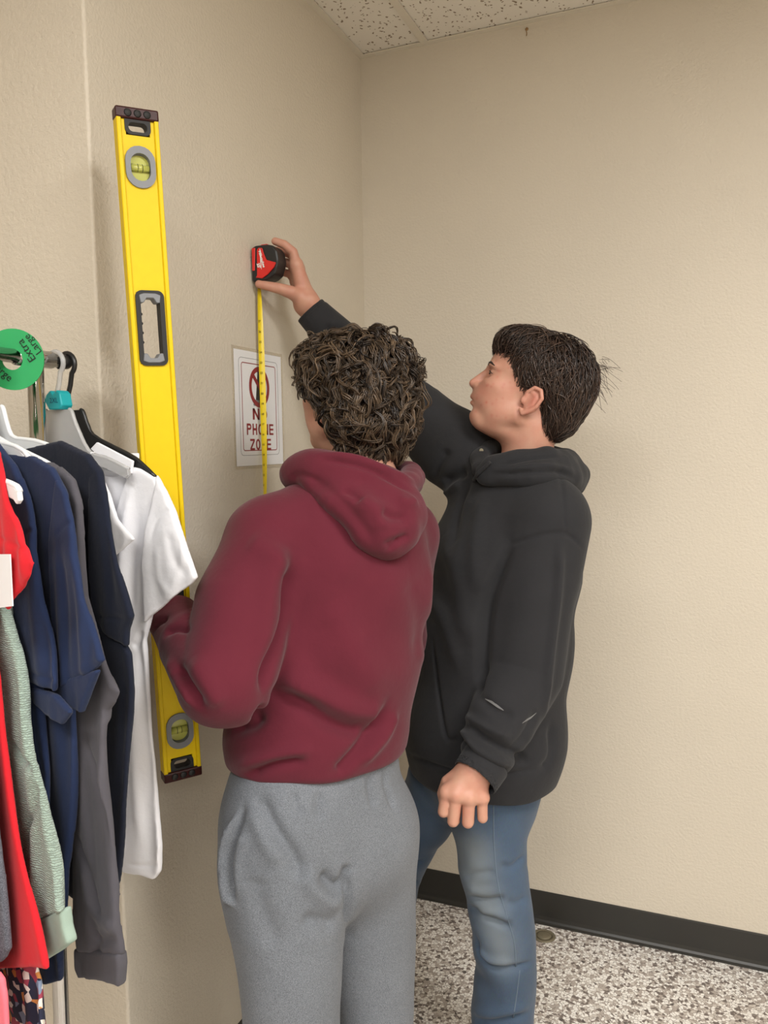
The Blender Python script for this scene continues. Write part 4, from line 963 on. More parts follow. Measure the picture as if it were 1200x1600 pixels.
def grow_hair(vol, ok_root, crown, n, m, step, curl, pitch, rad, seed, fwd, depth=(.0, .012), grav=.5, stray=.04, clump=.0, fall=None, wobble=1.):
    """locks growing over a hair volume (head coordinates): they run away from the crown, keep inside the volume's skin and end free"""
    r = np.random.default_rng(seed); P = []
    while len(P) < n:
        c = r.normal(size=(4000, 3)); c /= np.linalg.norm(c, axis=1)[:, None]; c = c*np.array([.10, .078, .095])+np.array([0, 0, .055])
        c = c[ok_root(c)]; P += list(c)
    p = np.array(P[:n]); eps = 1e-3; path = np.zeros((n, m, 3)); dep = r.uniform(depth[0], depth[1], n)
    def grad(q):
        g = np.stack([vol(q+np.eye(3)[k]*eps)-vol(q-np.eye(3)[k]*eps) for k in range(3)], 1); return g/(np.linalg.norm(g, axis=1)[:, None]+1e-9)
    d0 = vol(p); wob = r.normal(size=(n, 3))*.35*wobble; L = r.uniform(.7, 1.15, n)
    for k in range(m):
        t = k/(m-1.); path[:, k] = p
        g = grad(p); flow = p-crown; flow -= (flow*g).sum(1)[:, None]*g; flow /= np.linalg.norm(flow, axis=1)[:, None]+1e-9
        dirn = flow+wob+np.array([0, 0, -grav])+(fall(p) if fall is not None else 0); dirn -= (dirn*g).sum(1)[:, None]*g*(1 if t < .85 else .4); dirn /= np.linalg.norm(dirn, axis=1)[:, None]+1e-9
        p = p+dirn*(step*L)[:, None]
        tgt = d0*(1-min(1, t*3.))+(-dep)*min(1, t*3.); cur = vol(p); g = grad(p)
        p = p+g*((tgt-cur)*.8)[:, None]
    if curl > 0:
        T = np.gradient(path, axis=1); T /= np.linalg.norm(T, axis=2)[..., None]+1e-9; G = grad(path.reshape(-1, 3)).reshape(path.shape); S = np.cross(T, G)
        ph = r.uniform(0, 6.28, n)[:, None]; sgn = r.choice([-1, 1], n)[:, None]; tt = np.arange(m)[None, :]*step*L[:, None]/(pitch*r.uniform(.75, 1.4, n)[:, None])*6.283*sgn+ph
        am = curl*np.linspace(.1, 1, m)[None, :]*r.uniform(.4, 1.3, n)[:, None]
        path = path+S*(am*np.sin(tt))[..., None]+G*(am*.75*np.cos(tt))[..., None]
    tp = np.linspace(0, 1, m); ra = rad*(1-.75*tp**2.2)
    return path, np.broadcast_to(ra[None, :], (n, m))*r.uniform(.7, 1.3, n)[:, None], r
eye_m = plain('eye_white', (214, 204, 196), .2); plain('iris', (58, 46, 38), .2)

# ---------------------------------------------------------------- person in the black hoodie
lvB = camdir(.5, -.85); fB = camdir(-.85, -.5)
B_sh_l = C(858, 814, 1.78); B_el_l = C(822, 1050, 1.755); B_wr_l = C(748, 1200, 1.66)
B_sh_r = C(712, 706, 2.00); B_el_r = C(597, 600, 2.06); 
tapeZ = (np.array([.03, tm_y, zbot])-CAM)@fw
B_wr_r = C(484, 484, tapeZ+.045)
B_neck = C(812, 735, 1.895)
hB = HeadFrame(C(823.75, 630, 1.86), camdir(-1.0, .19), 21)
# hair / head scale check: photo profile gives the offsets used in head_field
footL = C(782, 1650, 1.92); ankL = np.array([footL[0], footL[1], .09]); kneeL = C(787, 1450, 1.865); hipL = C(772, 1245, 1.885)
ankR = onZ(594, 1500, .10); kneeR = C(616, 1385, 2.12); hipR = C(690, 1235, 2.00)
# body core (under the clothes)
core = union([econe(C(760, 1200, 1.93), C(780, 900, 1.915), (.14, .10), (.155, .11), lvB), rc(C(800, 800, 1.9), B_sh_l, .06, .055), rc(C(800, 790, 1.9), B_sh_r, .06, .055), rc(C(800, 800, 1.9), B_neck, .07, .055),
    chain([B_sh_l, B_el_l, B_wr_l], [.050, .036, .024]), chain([B_sh_r, B_el_r, B_wr_r], [.055, .045, .030]),
    chain([hipL, kneeL, ankL], [.06, .045, .036]), chain([hipR, C(648, 1300, 2.06), C(622, 1350, 2.10), C(613, 1400, 2.14), ankR], [.055, .048, .045, .042, .036])], .03)
lo, hi = bounds([B_sh_l, B_sh_r, B_el_r, B_wr_r, ankL, ankR, B_wr_l, B_neck, C(760, 1200, 1.75)], .12); lo[2] = -.01
coreM = skin(core, lo, hi, .009)
hf = head_field((-.030, 0, -.045), tuple(hB.loc(B_neck-np.array([0, 0, .05]))))
V, F = skin(hf, (-.16, -.115, -.235), (.16, .115, .165), .0022, B=8)
locH = V.copy(); headM = (hB.w(V), F)
# right hand gripping the tape case
Zt = tapeZ
K = [C(463, 414, Zt+.012), C(465, 420, Zt+.034), C(465, 430, Zt+.052), C(463, 440, Zt+.066)]
fg = [[C(458, 394, Zt+.004), C(444, 382, Zt-.004), C(430, 377, Zt-.004)], [C(457, 398, Zt+.040), C(440, 392, Zt+.050), C(426, 392, Zt+.052)], [C(454, 412, Zt+.060), C(437, 408, Zt+.068), C(424, 408, Zt+.068)], [C(452, 428, Zt+.072), C(437, 424, Zt+.076), C(425, 424, Zt+.075)]]
th = [C(478, 471, Zt+.035), C(455, 457, Zt+.002), C(437, 451, Zt-.012), C(419, 447, Zt-.014), C(405, 444, Zt-.012)]
hr = hand_field(C(479, 474, Zt+.040), C(500, 500, Zt+.055), K, fg, th, 1.2)
handR = put(hr, K+th+[C(500, 500, Zt+.055)]+sum(fg, []), .03, .0022, B=6)
# left hand, loosely closed, hanging by the thigh
Zl = 1.635
K = [C(699, 1238, Zl), C(713, 1241, Zl-.008), C(733, 1246, Zl-.008), C(753, 1246, Zl+.002)]
fg = [[C(693, 1268, Zl+.004), C(696, 1266, Zl+.030), C(702, 1250, Zl+.034)], [C(708, 1283, Zl-.002), C(711, 1281, Zl+.026), C(715, 1262, Zl+.034)], [C(731, 1285, Zl-.002), C(733, 1283, Zl+.026), C(735, 1264, Zl+.034)], [C(754, 1278, Zl+.006), C(755, 1277, Zl+.028), C(755, 1262, Zl+.034)]]
th = [C(725, 1205, Zl+.020), C(700, 1222, Zl+.026), C(692, 1240, Zl+.034), C(694, 1255, Zl+.046)]
hl = hand_field(C(742, 1203, Zl+.012), C(772, 1160, 1.68), K, fg, th, 1.08, 1.13)
handL = put(hl, K+th+[C(770, 1165, 1.68)]+sum(fg, []), .04, .0022, B=6)
VB, FB = merge(headM, handR, handL, coreM)
pB = obj('person', (VB, FB), 'skin', None, base=(ankL[0], ankL[1], 0))
tag(pB, 'person in black hoodie and blue jeans reaching up to hold the tape measure', 'person')
fl = np.zeros(len(VB)); nh = len(locH)
G = lambda c, r: np.exp(-(((locH-np.array(c))/np.array(r))**2).sum(1))
for s in (1, -1):
    fl[:nh] += .45*G((.085, s*.045, -.005), (.03, .02, .022))+.6*G((-.010, s*.088, .005), (.025, .012, .03))
fl[:nh] += .5*G((.130, 0, 0), (.014, .012, .012))+.55*G((.120, 0, -.029), (.012, .022, .006))+.6*G((.118, 0, -.043), (.012, .020, .006))
r_ = np.random.default_rng(5)
for _ in range(26):
    c = np.array([r_.uniform(.03, .11), r_.uniform(.03, .06), r_.uniform(-.06, .07)]); fl[:nh] += .5*np.exp(-(((locH-c)[:, [0, 2]]/.0028)**2).sum(1))*(locH[:, 1] > 0)
mark = C(723, 1222, 1.60); fl += .9*np.exp(-(polydist(VB, [C(719, 1216, 1.60), C(720, 1221, 1.60), C(723, 1222, 1.60)])[0]/.0035)**2)
attr(pB, 'flush', np.clip(fl, 0, 1))
def surf(fn, y, z, x0=.16):
    xs_ = np.linspace(x0, .04, 600); d = fn(np.stack([xs_, np.full(600, y), np.full(600, z)], 1)); k = np.argmax(d < 0); return xs_[k]
plain('brow', (46, 33, 28), .8)
for s in (1, -1):
    q_ = np.linspace(0, 1, 14); ys_ = s*(.012+.040*q_); zs2 = .0520+.0065*np.sin(q_*2.6)-.003*q_
    bp = [(surf(hf, y, z)-.0006, y, z) for y, z in zip(ys_, zs2)]
    obj('eyebrow', tube(hB.w(bp), .0034*np.sin(np.linspace(.5, 3.0, 14))**.6, 7), 'brow', pB)
    ys_ = s*(.020+.026*q_); zs2 = .0365+.0032*np.sin(q_*3.1)-.0025*q_
    bp = [(surf(hf, y, z)+.0006, y, z) for y, z in zip(ys_, zs2)]
    obj('eyelashes', tube(hB.w(bp), .0021*np.sin(np.linspace(.4, 2.9, 14)), 6), 'brow', pB)
    ys_ = s*(.025+.015*q_); bp = [(surf(hf, y, .0335)+.0002, y, .0335) for y in ys_]
    obj('iris', tube(hB.w(bp), .0028*np.sin(np.linspace(.3, 2.9, 14)), 7), 'iris', pB)
# hoodie
zhem = C(775, 1252, 1.77)[2]
tor = [econe(C(752, 1225, 1.92), C(755, 1150, 1.92), (.175, .155), (.20, .172), lvB), econe(C(755, 1150, 1.92), C(768, 1000, 1.92), (.20, .172), (.198, .160), lvB), econe(C(768, 1000, 1.92), C(785, 880, 1.915), (.198, .160), (.200, .152), lvB),
       econe(C(785, 880, 1.915), C(800, 800, 1.905), (.200, .152), (.165, .125), lvB), econe(C(800, 800, 1.905), C(812, 745, 1.90), (.150, .120), (.085, .080), lvB)]
sleeveL = chain([B_sh_l, (B_sh_l+B_el_l)/2+fB*.004, B_el_l, (B_el_l*.5+B_wr_l*.5), B_el_l*.2+B_wr_l*.8], [.090, .083, .080, .072, .058])
sleeveR = chain([B_sh_r, (B_sh_r+B_el_r)/2, B_el_r, (B_el_r+B_wr_r)/2, B_wr_r*.93+B_el_r*.07], [.092, .084, .068, .056, .044])
dirR = (B_wr_r-B_el_r)/np.linalg.norm(B_wr_r-B_el_r); cutR = C(489, 490, Zt+.045)
shl = rc(C(806, 765, 1.90), B_sh_l+np.array([0, 0, .012]), .070, .076); shr = rc(C(800, 770, 1.91), B_sh_r, .075, .088)
nkh = rc(B_neck+fB*.012, B_neck+np.array([0, 0, .06])+fB*.03, .068, .066)
def hoodB(P):
    d = tor[0](P)
    for g in tor[1:]: d = smin(d, g(P), .04)
    d = smin(d, shl(P), .05); d = smin(d, shr(P), .05)
    d = smin(d, sleeveR(P), .04)
    d = smin(d, sleeveL(P), .018)
    d = smax(d, zhem-P[:, 2], .010)
    d = smax(d, (P-cutR)@dirR, .006)
    return smax(d, -nkh(P), .008)
lo, hi = bounds([B_sh_l, B_sh_r, B_el_r, B_wr_r, B_el_l, B_wr_l, C(755, 1150, 1.70), C(755, 1150, 2.12), C(640, 1100, 1.92), C(880, 1100, 1.92), np.array([1.0, -.9, zhem])*0+C(775, 1252, 1.77)], .105)
hm = skin(hoodB, lo, hi, .0045)
hm = ripple(hm, .0022, .16, 3)
linesB = [([(792, 852), (840, 838), (884, 834), (918, 864)], -.0035, .0045), ([(797, 850), (772, 912), (760, 960), (754, 1040), (748, 1086)], -.014, .013), ([(876, 842), (872, 920), (860, 1020), (850, 1120)], .007, .010),
    ([(735, 1132), (768, 1158), (826, 1190)], -.012, .010), ([(722, 1150), (742, 1186), (776, 1208)], -.010, .008), ([(728, 1118), (760, 1140), (800, 1150)], .008, .010), ([(720, 1140), (750, 1172), (800, 1196)], .010, .009), ([(748, 1088), (775, 1110), (805, 1120)], -.006, .010),
    ([(676, 1000), (686, 1090), (698, 1152), (716, 1152)], -.005, .005), ([(700, 830), (720, 920), (735, 1010)], .008, .03), ([(660, 800), (690, 760), (730, 735)], -.010, .014), ([(655, 850), (680, 790), (720, 752)], .008, .014), ([(700, 700), (680, 740), (668, 790)], -.008, .012),
    ([(876, 740), (882, 790), (884, 832)], -.0025, .004), ([(640, 1180), (690, 1200), (760, 1215), (845, 1200)], -.005, .006), ([(505, 520), (530, 512), (545, 530)], -.008, .010), ([(500, 535), (515, 520), (520, 500)], .006, .010), ([(840, 1110), (820, 1150), (800, 1172)], -.006, .012), ([(735, 745), (715, 800), (708, 870)], -.006, .014), ([(755, 770), (742, 850), (745, 930)], .005, .020), ([(650, 905), (690, 960), (720, 1050)], .005, .02), ([(860, 1130), (862, 1180), (846, 1205)], -.006, .012)]
hm = folds(hm, linesB, 1.6)
hoodieB = obj('hoodie', hm, 'black_fleece', pB)
# hood lying round the neck and on the back
q = lambda *p: C(*p)
ringB = [q(757, 738, 1.812), q(772, 728, 1.800), q(805, 722, 1.785), q(845, 718, 1.790), q(876, 722, 1.840), q(886, 722, 1.92), q(868, 716, 1.985), q(825, 705, 1.995), q(775, 700, 1.965), q(752, 712, 1.90), q(752, 732, 1.84)]
lower = [q(775, 742, 1.800), q(830, 742, 1.765), q(876, 744, 1.815), q(892, 752, 1.90), q(872, 742, 1.98)]
sr = spline(ringB, 34); slw = spline(lower, 18)
hfld = union([chain(list(sr), list(.021+.008*np.sin(np.linspace(0, 3.14, len(sr))))), chain(list(slw), [.026+.012*math.sin(3.14*i/17) for i in range(18)]), ell(q(878, 742, 1.90), (.045, .075, .042), lvB)], .022)
nin = rc(B_neck-np.array([0, 0, .04]), hB.w((-.02, 0, -.06))[0], .060, .060)
def hoodfB(P): return smax(hfld(P), -nin(P), .006)
hv = put(hoodfB, list(sr)+list(slw), .08, .004)
hv = ripple(hv, .002, .06, 8)
hv = folds(hv, [([(775, 728), (830, 716), (880, 712)], -.006, .005), ([(770, 742), (820, 738), (870, 736), (900, 748)], -.009, .006), ([(790, 735), (850, 728), (895, 735)], .005, .007)])
hd = obj('hood', hv, 'black_fleece', hoodieB)
e0 = cast(*hm, [(752, 706), (752, 706)])
gp = cast(hv[0], hv[1], [(752, 704)]) or e0
if gp: obj('eyelet', lathe([(.0028, -.001), (.0052, -.001), (.0052, .002), (.0028, .002)], gp[0], -ray(752, 704), 14), 'brass', hd)
sp_ = cast(*merge(hm, hv), [(766, 722), (760, 728), (752, 735), (745, 742), (741, 750)])
off = -ray(750, 735)/np.linalg.norm(ray(750, 735))*.006
if len(sp_) > 2: obj('drawstring', tube(spline([s_+off for s_ in sp_], 14), .0040, 8), 'black_fleece', hd)
# cuffs
dl = (B_wr_l-B_el_l)/np.linalg.norm(B_wr_l-B_el_l); ca = C(757, 1193, 1.655); cb = C(741, 1217, 1.635)
cax = (cb-ca)/np.linalg.norm(cb-ca)
def cuffL(P):
    d = econe(ca-cax*.02, cb+cax*.03, (.052, .045), (.048, .041), rt*.79+(-up)*.61)(P); d = smax(d, (P-cb)@cax, .004); d = smax(d, -((P-ca)@cax)-.01, .006)
    return smax(d, -smax(econe(ca, cb+cax*.05, (.048, .041), (.044, .037), rt*.79+(-up)*.61)(P), -((P-cb)@cax)-.02, .004), .002)
obj('cuff', put(cuffL, [ca, cb], .06, .0025), 'black_fleece', hoodieB)
ca2 = C(497, 499, Zt+.05); cb2 = C(484, 484, Zt+.045); cx2 = (cb2-ca2)/np.linalg.norm(cb2-ca2)
def cuffR(P):
    d = rc(ca2-cx2*.02, cb2+cx2*.03, .044, .040)(P); d = smax(d, (P-cb2)@cx2, .004); d = smax(d, -((P-ca2)@cx2)-.01, .006)
    return smax(d, -smax(rc(ca2, cb2+cx2*.05, .037, .036)(P), -((P-cb2)@cx2)-.02, .004), .002)
obj('cuff', put(cuffR, [ca2, cb2], .06, .0025), 'black_fleece', hoodieB)
# paint smears on the sleeve
def smear(par, VF, pix, wid, mat):
    pts = cast(VF[0], VF[1], pix)
    if len(pts) < 2: return
    o_ = -ray(800, 1120)/np.linalg.norm(ray(800, 1120))*.0012; p = np.array(pts)+o_; n = len(p); s_ = rt*.3+up*.95
    w_ = wid*np.sin(np.linspace(.25, 2.9, n)); V = np.vstack([p+s_*w_[:, None], p-s_*w_[:, None]]); obj('paint_smear', (V, [(i, i+1, n+i+1, n+i) for i in range(n-1)]), mat, par)
plain('dried_paint', (112, 112, 112), .8)
smear(hoodieB, hm, [(758, 1092), (768, 1097), (778, 1104), (787, 1110)], .0028, 'dried_paint'); smear(hoodieB, hm, [(816, 1130), (823, 1125), (830, 1121), (838, 1114)], .0030, 'dried_paint')
# jeans
sec = lambda a, b, ra, rb: econe(a, b, ra, rb, lvB)
def jeansB(P):
    d = econe(C(760, 1225, 1.92), C(745, 1200, 1.93), (.150, .125), (.150, .125), lvB)(P)
    lf = chain([C(776, 1235, 1.88), C(768, 1300, 1.872), C(768, 1350, 1.866), C(779, 1400, 1.862), kneeL, C(790, 1510, 1.885), np.array([ankL[0], ankL[1], .075])], [.088, .084, .078, .074, .073, .071, .076])(P)
    rf = chain([C(690, 1225, 2.0), C(648, 1300, 2.06), C(622, 1350, 2.10), C(613, 1400, 2.14), ankR-np.array([0, 0, .03])], [.088, .072, .068, .064, .066])(P)
    d = smin(d, lf, .03); d = smin(d, rf, .025)
    return smax(d, .055-P[:, 2], .008)
lo, hi = bounds([ankL, ankR, kneeL, kneeR, C(760, 1180, 1.75), C(700, 1180, 2.1), C(860, 1200, 1.9)], .11); lo[2] = .02
jm = skin(jeansB, lo, hi, .0045)
jm = ripple(jm, .002, .10, 12)
jm = folds(jm, [([(716, 1372), (745, 1366), (775, 1362)], -.006, .008), ([(726, 1402), (760, 1408), (790, 1404)], -.012, .008), ([(733, 1418), (765, 1436), (800, 1450)], -.013, .009), ([(728, 1390), (760, 1394), (790, 1390)], .006, .010), ([(742, 1428), (770, 1424), (800, 1438)], .008, .010),
    ([(744, 1462), (750, 1492), (770, 1512), (805, 1513), (832, 1504)], -.012, .008), ([(746, 1480), (765, 1500), (800, 1503)], .008, .010), ([(820, 1338), (800, 1356), (780, 1352)], -.008, .009), ([(830, 1400), (805, 1412), (790, 1410)], -.006, .009), ([(735, 1592), (770, 1598), (826, 1585)], -.010, .010), ([(730, 1580), (770, 1584), (826, 1572)], .008, .012),
    ([(660, 1345), (640, 1352), (628, 1352)], -.008, .008), ([(655, 1380), (640, 1376), (628, 1372)], -.006, .008), ([(705, 1290), (690, 1240), (680, 1220)], -.006, .01)])
jo = obj('jeans', jm, 'denim', pB)
fd = np.zeros(len(jm[0]))
for pts, r_, a_ in (([(740, 1330), (745, 1380), (760, 1418)], .045, .55), ([(765, 1432), (780, 1470), (785, 1500)], .038, .45), ([(720, 1320), (725, 1360)], .03, .4)):
    cp = cast(jm[0], jm[1], pts)
    if len(cp) > 1: fd = np.maximum(fd, a_*np.exp(-(polydist(jm[0], cp)[0]/r_)**2))
attr(jo, 'fade', fd)
st = cast(jm[0], jm[1], [tuple(p) for p in spline([(771, 1258), (772, 1320), (778, 1380), (790, 1425), (803, 1470), (806, 1510)], 40)])
off = -ray(780, 1400)/np.linalg.norm(ray(780, 1400))
if len(st) > 4: obj('side_seam', tube(np.array(st)+off*.0002, .0012, 5), 'denim_thread', jo)
st = cast(jm[0], jm[1], [tuple(p) for p in spline([(812, 1516), (808, 1550), (802, 1590)], 16)])
if len(st) > 4: obj('side_seam', tube(np.array(st)+off*.0002, .0012, 5), 'denim_thread', jo)
plain('shoe_dark', (40, 38, 38), .6); plain('sole', (200, 196, 188), .6)
def shoe(par, ank, fdir, mat):
    fdir = np.array([fdir[0], fdir[1], 0]); fdir /= np.linalg.norm(fdir); b = np.array([ank[0], ank[1], 0.])
    up_ = union([ell(b+fdir*.10+UPZ*.035, (.125, .046, .042), fdir), ell(b+fdir*.01+UPZ*.055, (.055, .042, .055), fdir)], .03)
    fu = lambda P: smax(up_(P), .018-P[:, 2], .004)
    V = put(fu, [b-fdir*.06, b+fdir*.23, b+UPZ*.10], .06, .005)
    s_ = obj('shoe', V, mat, par)
    lat = np.cross(UPZ, fdir); ol = [(x, .048*math.sqrt(max(0, 1-((x-.085)/.145)**2))**.6) for x in np.linspace(-.06, .23, 14)]
    out = [b+fdir*x+lat*y+UPZ*.001 for x, y in ol]+[b+fdir*x-lat*y+UPZ*.001 for x, y in ol[::-1][1:-1]]
    obj('sole', prism(out, (0, 0, .022), .003, 1), 'sole', s_)
shoe(pB, ankL, fB, 'shoe_dark'); shoe(pB, ankR, camdir(-.95, -.1), 'shoe_dark')
# hair: straight thick mop
def volB(P):
    d = ell((-.018, 0, .080), (.116, .094, .096))(P)
    d = smin(d, ell((.055, 0, .112), (.067, .074, .048))(P), .03)
    d = smin(d, ell((-.082, 0, .030), (.050, .076, .080))(P), .03)
    d = smin(d, ell((-.070, 0, -.020), (.040, .060, .050))(P), .02)
    return d
def okB(c): return (c[:, 2] > np.interp(c[:, 0], [-.12, -.06, -.035, -.01, .02, .035, .05, .062, .08, .12], [-.05, -.04, -.02, .038, .036, .045, .07, .085, .092, .095]))
cap = lambda P: smax(volB(P)+.014, -( (P[:, 2]-np.interp(P[:, 0], [-.14, -.075, -.045, -.030, -.012, .02, .032, .046, .058, .078, .125], [-.06, -.055, -.035, .01, .040, .032, .040, .062, .074, .086, .100]))*.8), .006)
cv = skin(cap, (-.16, -.12, -.09), (.15, .12, .20), .004)
hb = obj('hair', (hB.w(cv[0]), cv[1]), 'hair_dark', pB); attr(hb, 'tone', np.full(len(cv[0]), .35))
def fallB(p):
    w_ = np.clip((p[:, 0]-.03)/.05, 0, 1); return np.stack([w_*.0, np.zeros(len(p)), -.9*np.clip((p[:, 0]-.085)/.03, 0, 1)], 1)
pa, ra_, r_ = grow_hair(volB, okB, np.array([-.070, .01, .165]), 3300, 13, .0088, .0026, .07, .0016, 21, None, (-.003, .010), .55, fall=fallB, wobble=1.2)
pb, rb_, r_ = grow_hair(volB, lambda c: okB(c) & (c[:, 2] > .03), np.array([.030, -.02, .190]), 2000, 13, .0088, .003, .06, .0016, 22, None, (-.004, .006), .45, fall=fallB, wobble=1.3)
path = np.vstack([pa, pb]); rad = np.vstack([ra_, rb_])
# locks end at the hairline: shorten what would cross the face or the ear
lim = np.interp(path[..., 0], [-.14, -.075, -.050, -.034, -.014, .02, .030, .045, .055, .075, .10, .13], [-.065, -.060, -.050, -.012, .030, .008, .016, .034, .058, .070, .080, .082])
bad = path[..., 2] < lim+r_.normal(0, .003, path.shape[0])[:, None]; first = np.where(bad.any(1), bad.argmax(1), path.shape[1]-1); keep = first > 2
path, rad, first = path[keep], rad[keep], first[keep]
t_ = np.linspace(0, 1, path.shape[1]); newp = np.empty_like(path); ii = t_[None, :]*first[:, None]; i0 = np.floor(ii).astype(int).clip(0, path.shape[1]-2); fr_ = (ii-i0)[..., None]
an = np.arange(len(path))[:, None]; newp = path[an, i0]*(1-fr_)+path[an, i0+1]*fr_
V, F, tn = hair_tubes(hB.w(newp.reshape(-1, 3)).reshape(newp.shape), rad, np.clip(r_.normal(.35, .28, len(newp)), 0, 1))
o = obj('hair_locks', (V, F), 'hair_dark', hb); attr(o, 'tone', tn); o['kind'] = 'stuff'
# a few loose strands at the crown and back
sw = []
for k in range(60):
    a = r_.uniform(0, 1); b0 = np.array([-.115-.012*r_.uniform(), r_.uniform(-.04, .06), .05+.10*a]); dirn = np.array([-1, r_.normal(0, .5), r_.normal(.2, .5)]); dirn /= np.linalg.norm(dirn); ln_ = r_.uniform(.012, .045); cu_ = np.array([r_.normal(0, .3), r_.normal(0, .3), -r_.uniform(0, .9)])
    sw.append([b0+dirn*ln_*t+cu_*ln_*t*t for t in np.linspace(0, 1, 8)])
sw = np.array(sw); V, F, tn = hair_tubes(hB.w(sw.reshape(-1, 3)).reshape(sw.shape), np.full(sw.shape[:2], .0005), np.full(len(sw), .5))
o = obj('loose_strands', (V, F), 'hair_dark', hb); attr(o, 'tone', tn); o['kind'] = 'stuff'

# ---------------------------------------------------------------- person in the maroon hoodie
rvA = camdir(.86, .51); fA = camdir(-.51, .86)
A_sh_l = C(424, 848, 1.44); A_el_l = C(354, 1062, 1.315); A_wr_l = C(266, 958, 1.455)
A_sh_r = C(620, 838, 1.655); A_el_r = C(612, 1010, 1.80); A_wr_r = C(470, 930, 1.90)
A_neck = C(578, 752, 1.555)
hA = HeadFrame(C(551, 640, 1.60), camdir(-.66, .75), 6, 0, .96)
kneeAl = C(455, 1575, 1.43); ankAl = np.array([kneeAl[0], kneeAl[1]+.0, .09])+fA*-.02; ankAl[2] = .09
kneeAr = C(582, 1570, 1.605); ankAr = kneeAr.copy(); ankAr[2] = .09
coreA = union([econe(C(500, 1230, 1.51), C(545, 900, 1.52), (.14, .10), (.15, .105), rvA), rc(C(560, 800, 1.53), A_sh_l, .06, .05), rc(C(560, 800, 1.53), A_sh_r, .06, .05), rc(C(560, 800, 1.53), A_neck, .065, .055),
    chain([A_sh_l, A_el_l, A_wr_l], [.052, .044, .028]), chain([A_sh_r, A_el_r, A_wr_r], [.052, .044, .028]), chain([C(450, 1260, 1.47), kneeAl, ankAl], [.08, .06, .04]), chain([C(560, 1260, 1.57), kneeAr, ankAr], [.08, .06, .04])], .03)
lo, hi = bounds([A_sh_l, A_sh_r, A_el_l, A_wr_l, A_el_r, A_wr_r, ankAl, ankAr, C(500, 1200, 1.4), A_neck], .11); lo[2] = -.01
coreM = skin(coreA, lo, hi, .009)
hfA = head_field((-.030, 0, -.045), tuple(hA.loc(A_neck-np.array([0, 0, .03]))))
V, F = skin(hfA, (-.16, -.115, -.20), (.16, .115, .165), .0026, B=8)
locA = V.copy(); headA = (hA.w(V), F)
# left hand wraps the level at its lower hand hole
gp_ = lp(LL-.352, 0, 0)
K = [lp(LL-.352-.026, -.046, -.022), lp(LL-.352-.006, -.050, -.024), lp(LL-.352+.014, -.050, -.024), lp(LL-.352+.032, -.046, -.022)]
def gripf(k, dx): s0 = LL-.352-.026+.0195*k; return [lp(s0, -.020, -.026), lp(s0, .004, -.022), lp(s0, .012, -.004)]
fg = [gripf(k, 0) for k in range(4)]
th = [lp(LL-.352+.01, -.075, .018), lp(LL-.352-.020, -.056, .026), lp(LL-.352-.040, -.036, .026), lp(LL-.352-.056, -.018, .024)]
Wp = A_wr_l*.55+lp(LL-.352+.01, -.07, 0)*.45
hlA = hand_field(Wp, A_wr_l+(A_el_l-A_wr_l)*.25, K, fg, th, .95)
handAl = put(hlA, K+th+[Wp, A_wr_l]+sum(fg, []), .05, .0028, B=6)
# right hand holds the free end of the blade against the wall
bt = np.array([.02, tm_y, zbot-.76])
K = [bt+np.array([.060, -.030, .035]), bt+np.array([.066, -.030, .015]), bt+np.array([.066, -.030, -.005]), bt+np.array([.060, -.028, -.024])]
fg = [[k_+np.array([-.030, .012, 0]), k_+np.array([-.045, .030, 0]), k_+np.array([-.040, .046, 0])] for k_ in K]
th = [bt+np.array([.085, -.075, .03]), bt+np.array([.055, -.060, .045]), bt+np.array([.030, -.035, .040]), bt+np.array([.016, -.014, .030])]
WrA = bt+np.array([.12, -.085, .0]); A_wr_r = WrA+(A_el_r-WrA)*.12
hrA = hand_field(WrA, A_wr_r, K, fg, th, .95)
handAr = put(hrA, K+th+[WrA, A_wr_r]+sum(fg, []), .05, .0032, B=6)
VA, FA = merge(headA, handAl, handAr, coreM)
pA = obj('person', (VA, FA), 'skin', None, base=(ankAl[0], ankAl[1], 0))
tag(pA, 'curly-haired person in a maroon hoodie and grey sweatpants steadying the yellow level', 'person')
fl = np.zeros(len(VA)); fl[:len(locA)] = .5*np.exp(-(((locA-np.array([-.01, .088, .005]))/np.array([.025, .012, .03]))**2).sum(1)); attr(pA, 'flush', fl)
zhA = C(500, 1228, 1.375)[2]
torA = [econe(C(496, 1225, 1.51), C(496, 1150, 1.51), (.155, .112), (.167, .130), rvA), econe(C(496, 1150, 1.51), C(524, 1030, 1.51), (.167, .130), (.160, .124), rvA), econe(C(524, 1030, 1.51), C(537, 900, 1.515), (.160, .124), (.168, .126), rvA),
        econe(C(537, 900, 1.515), C(550, 830, 1.525), (.168, .126), (.145, .108), rvA), econe(C(550, 830, 1.525), C(568, 768, 1.545), (.120, .095), (.074, .070), rvA)]
slA = chain([A_sh_l, C(380, 945, 1.375), A_el_l, A_el_l*.5+A_wr_l*.5, A_el_l*.12+A_wr_l*.88], [.082, .082, .080, .064, .046])
lvR = np.array([ax, side, nrm]); lvC = (top+bot)/2
def level_box(P):
    q = np.abs((P-lvC)@lvR.T)-np.array([LL/2, Wl/2+.004, Tl/2+.004]); return np.sqrt((np.maximum(q, 0)**2).sum(1))+np.minimum(q.max(1), 0)
slAr = chain([A_sh_r, A_el_r, A_wr_r], [.084, .070, .045])
dA = A_wr_l-A_el_l; dA /= np.linalg.norm(dA)
s1 = rc(C(560, 800, 1.54), A_sh_l+np.array([0, 0, .006]), .060, .074); s2 = rc(C(565, 800, 1.55), A_sh_r, .060, .074)
nkA = rc(A_neck-np.array([0, 0, .0]), hA.w((-.02, 0, -.05))[0], .056, .056)
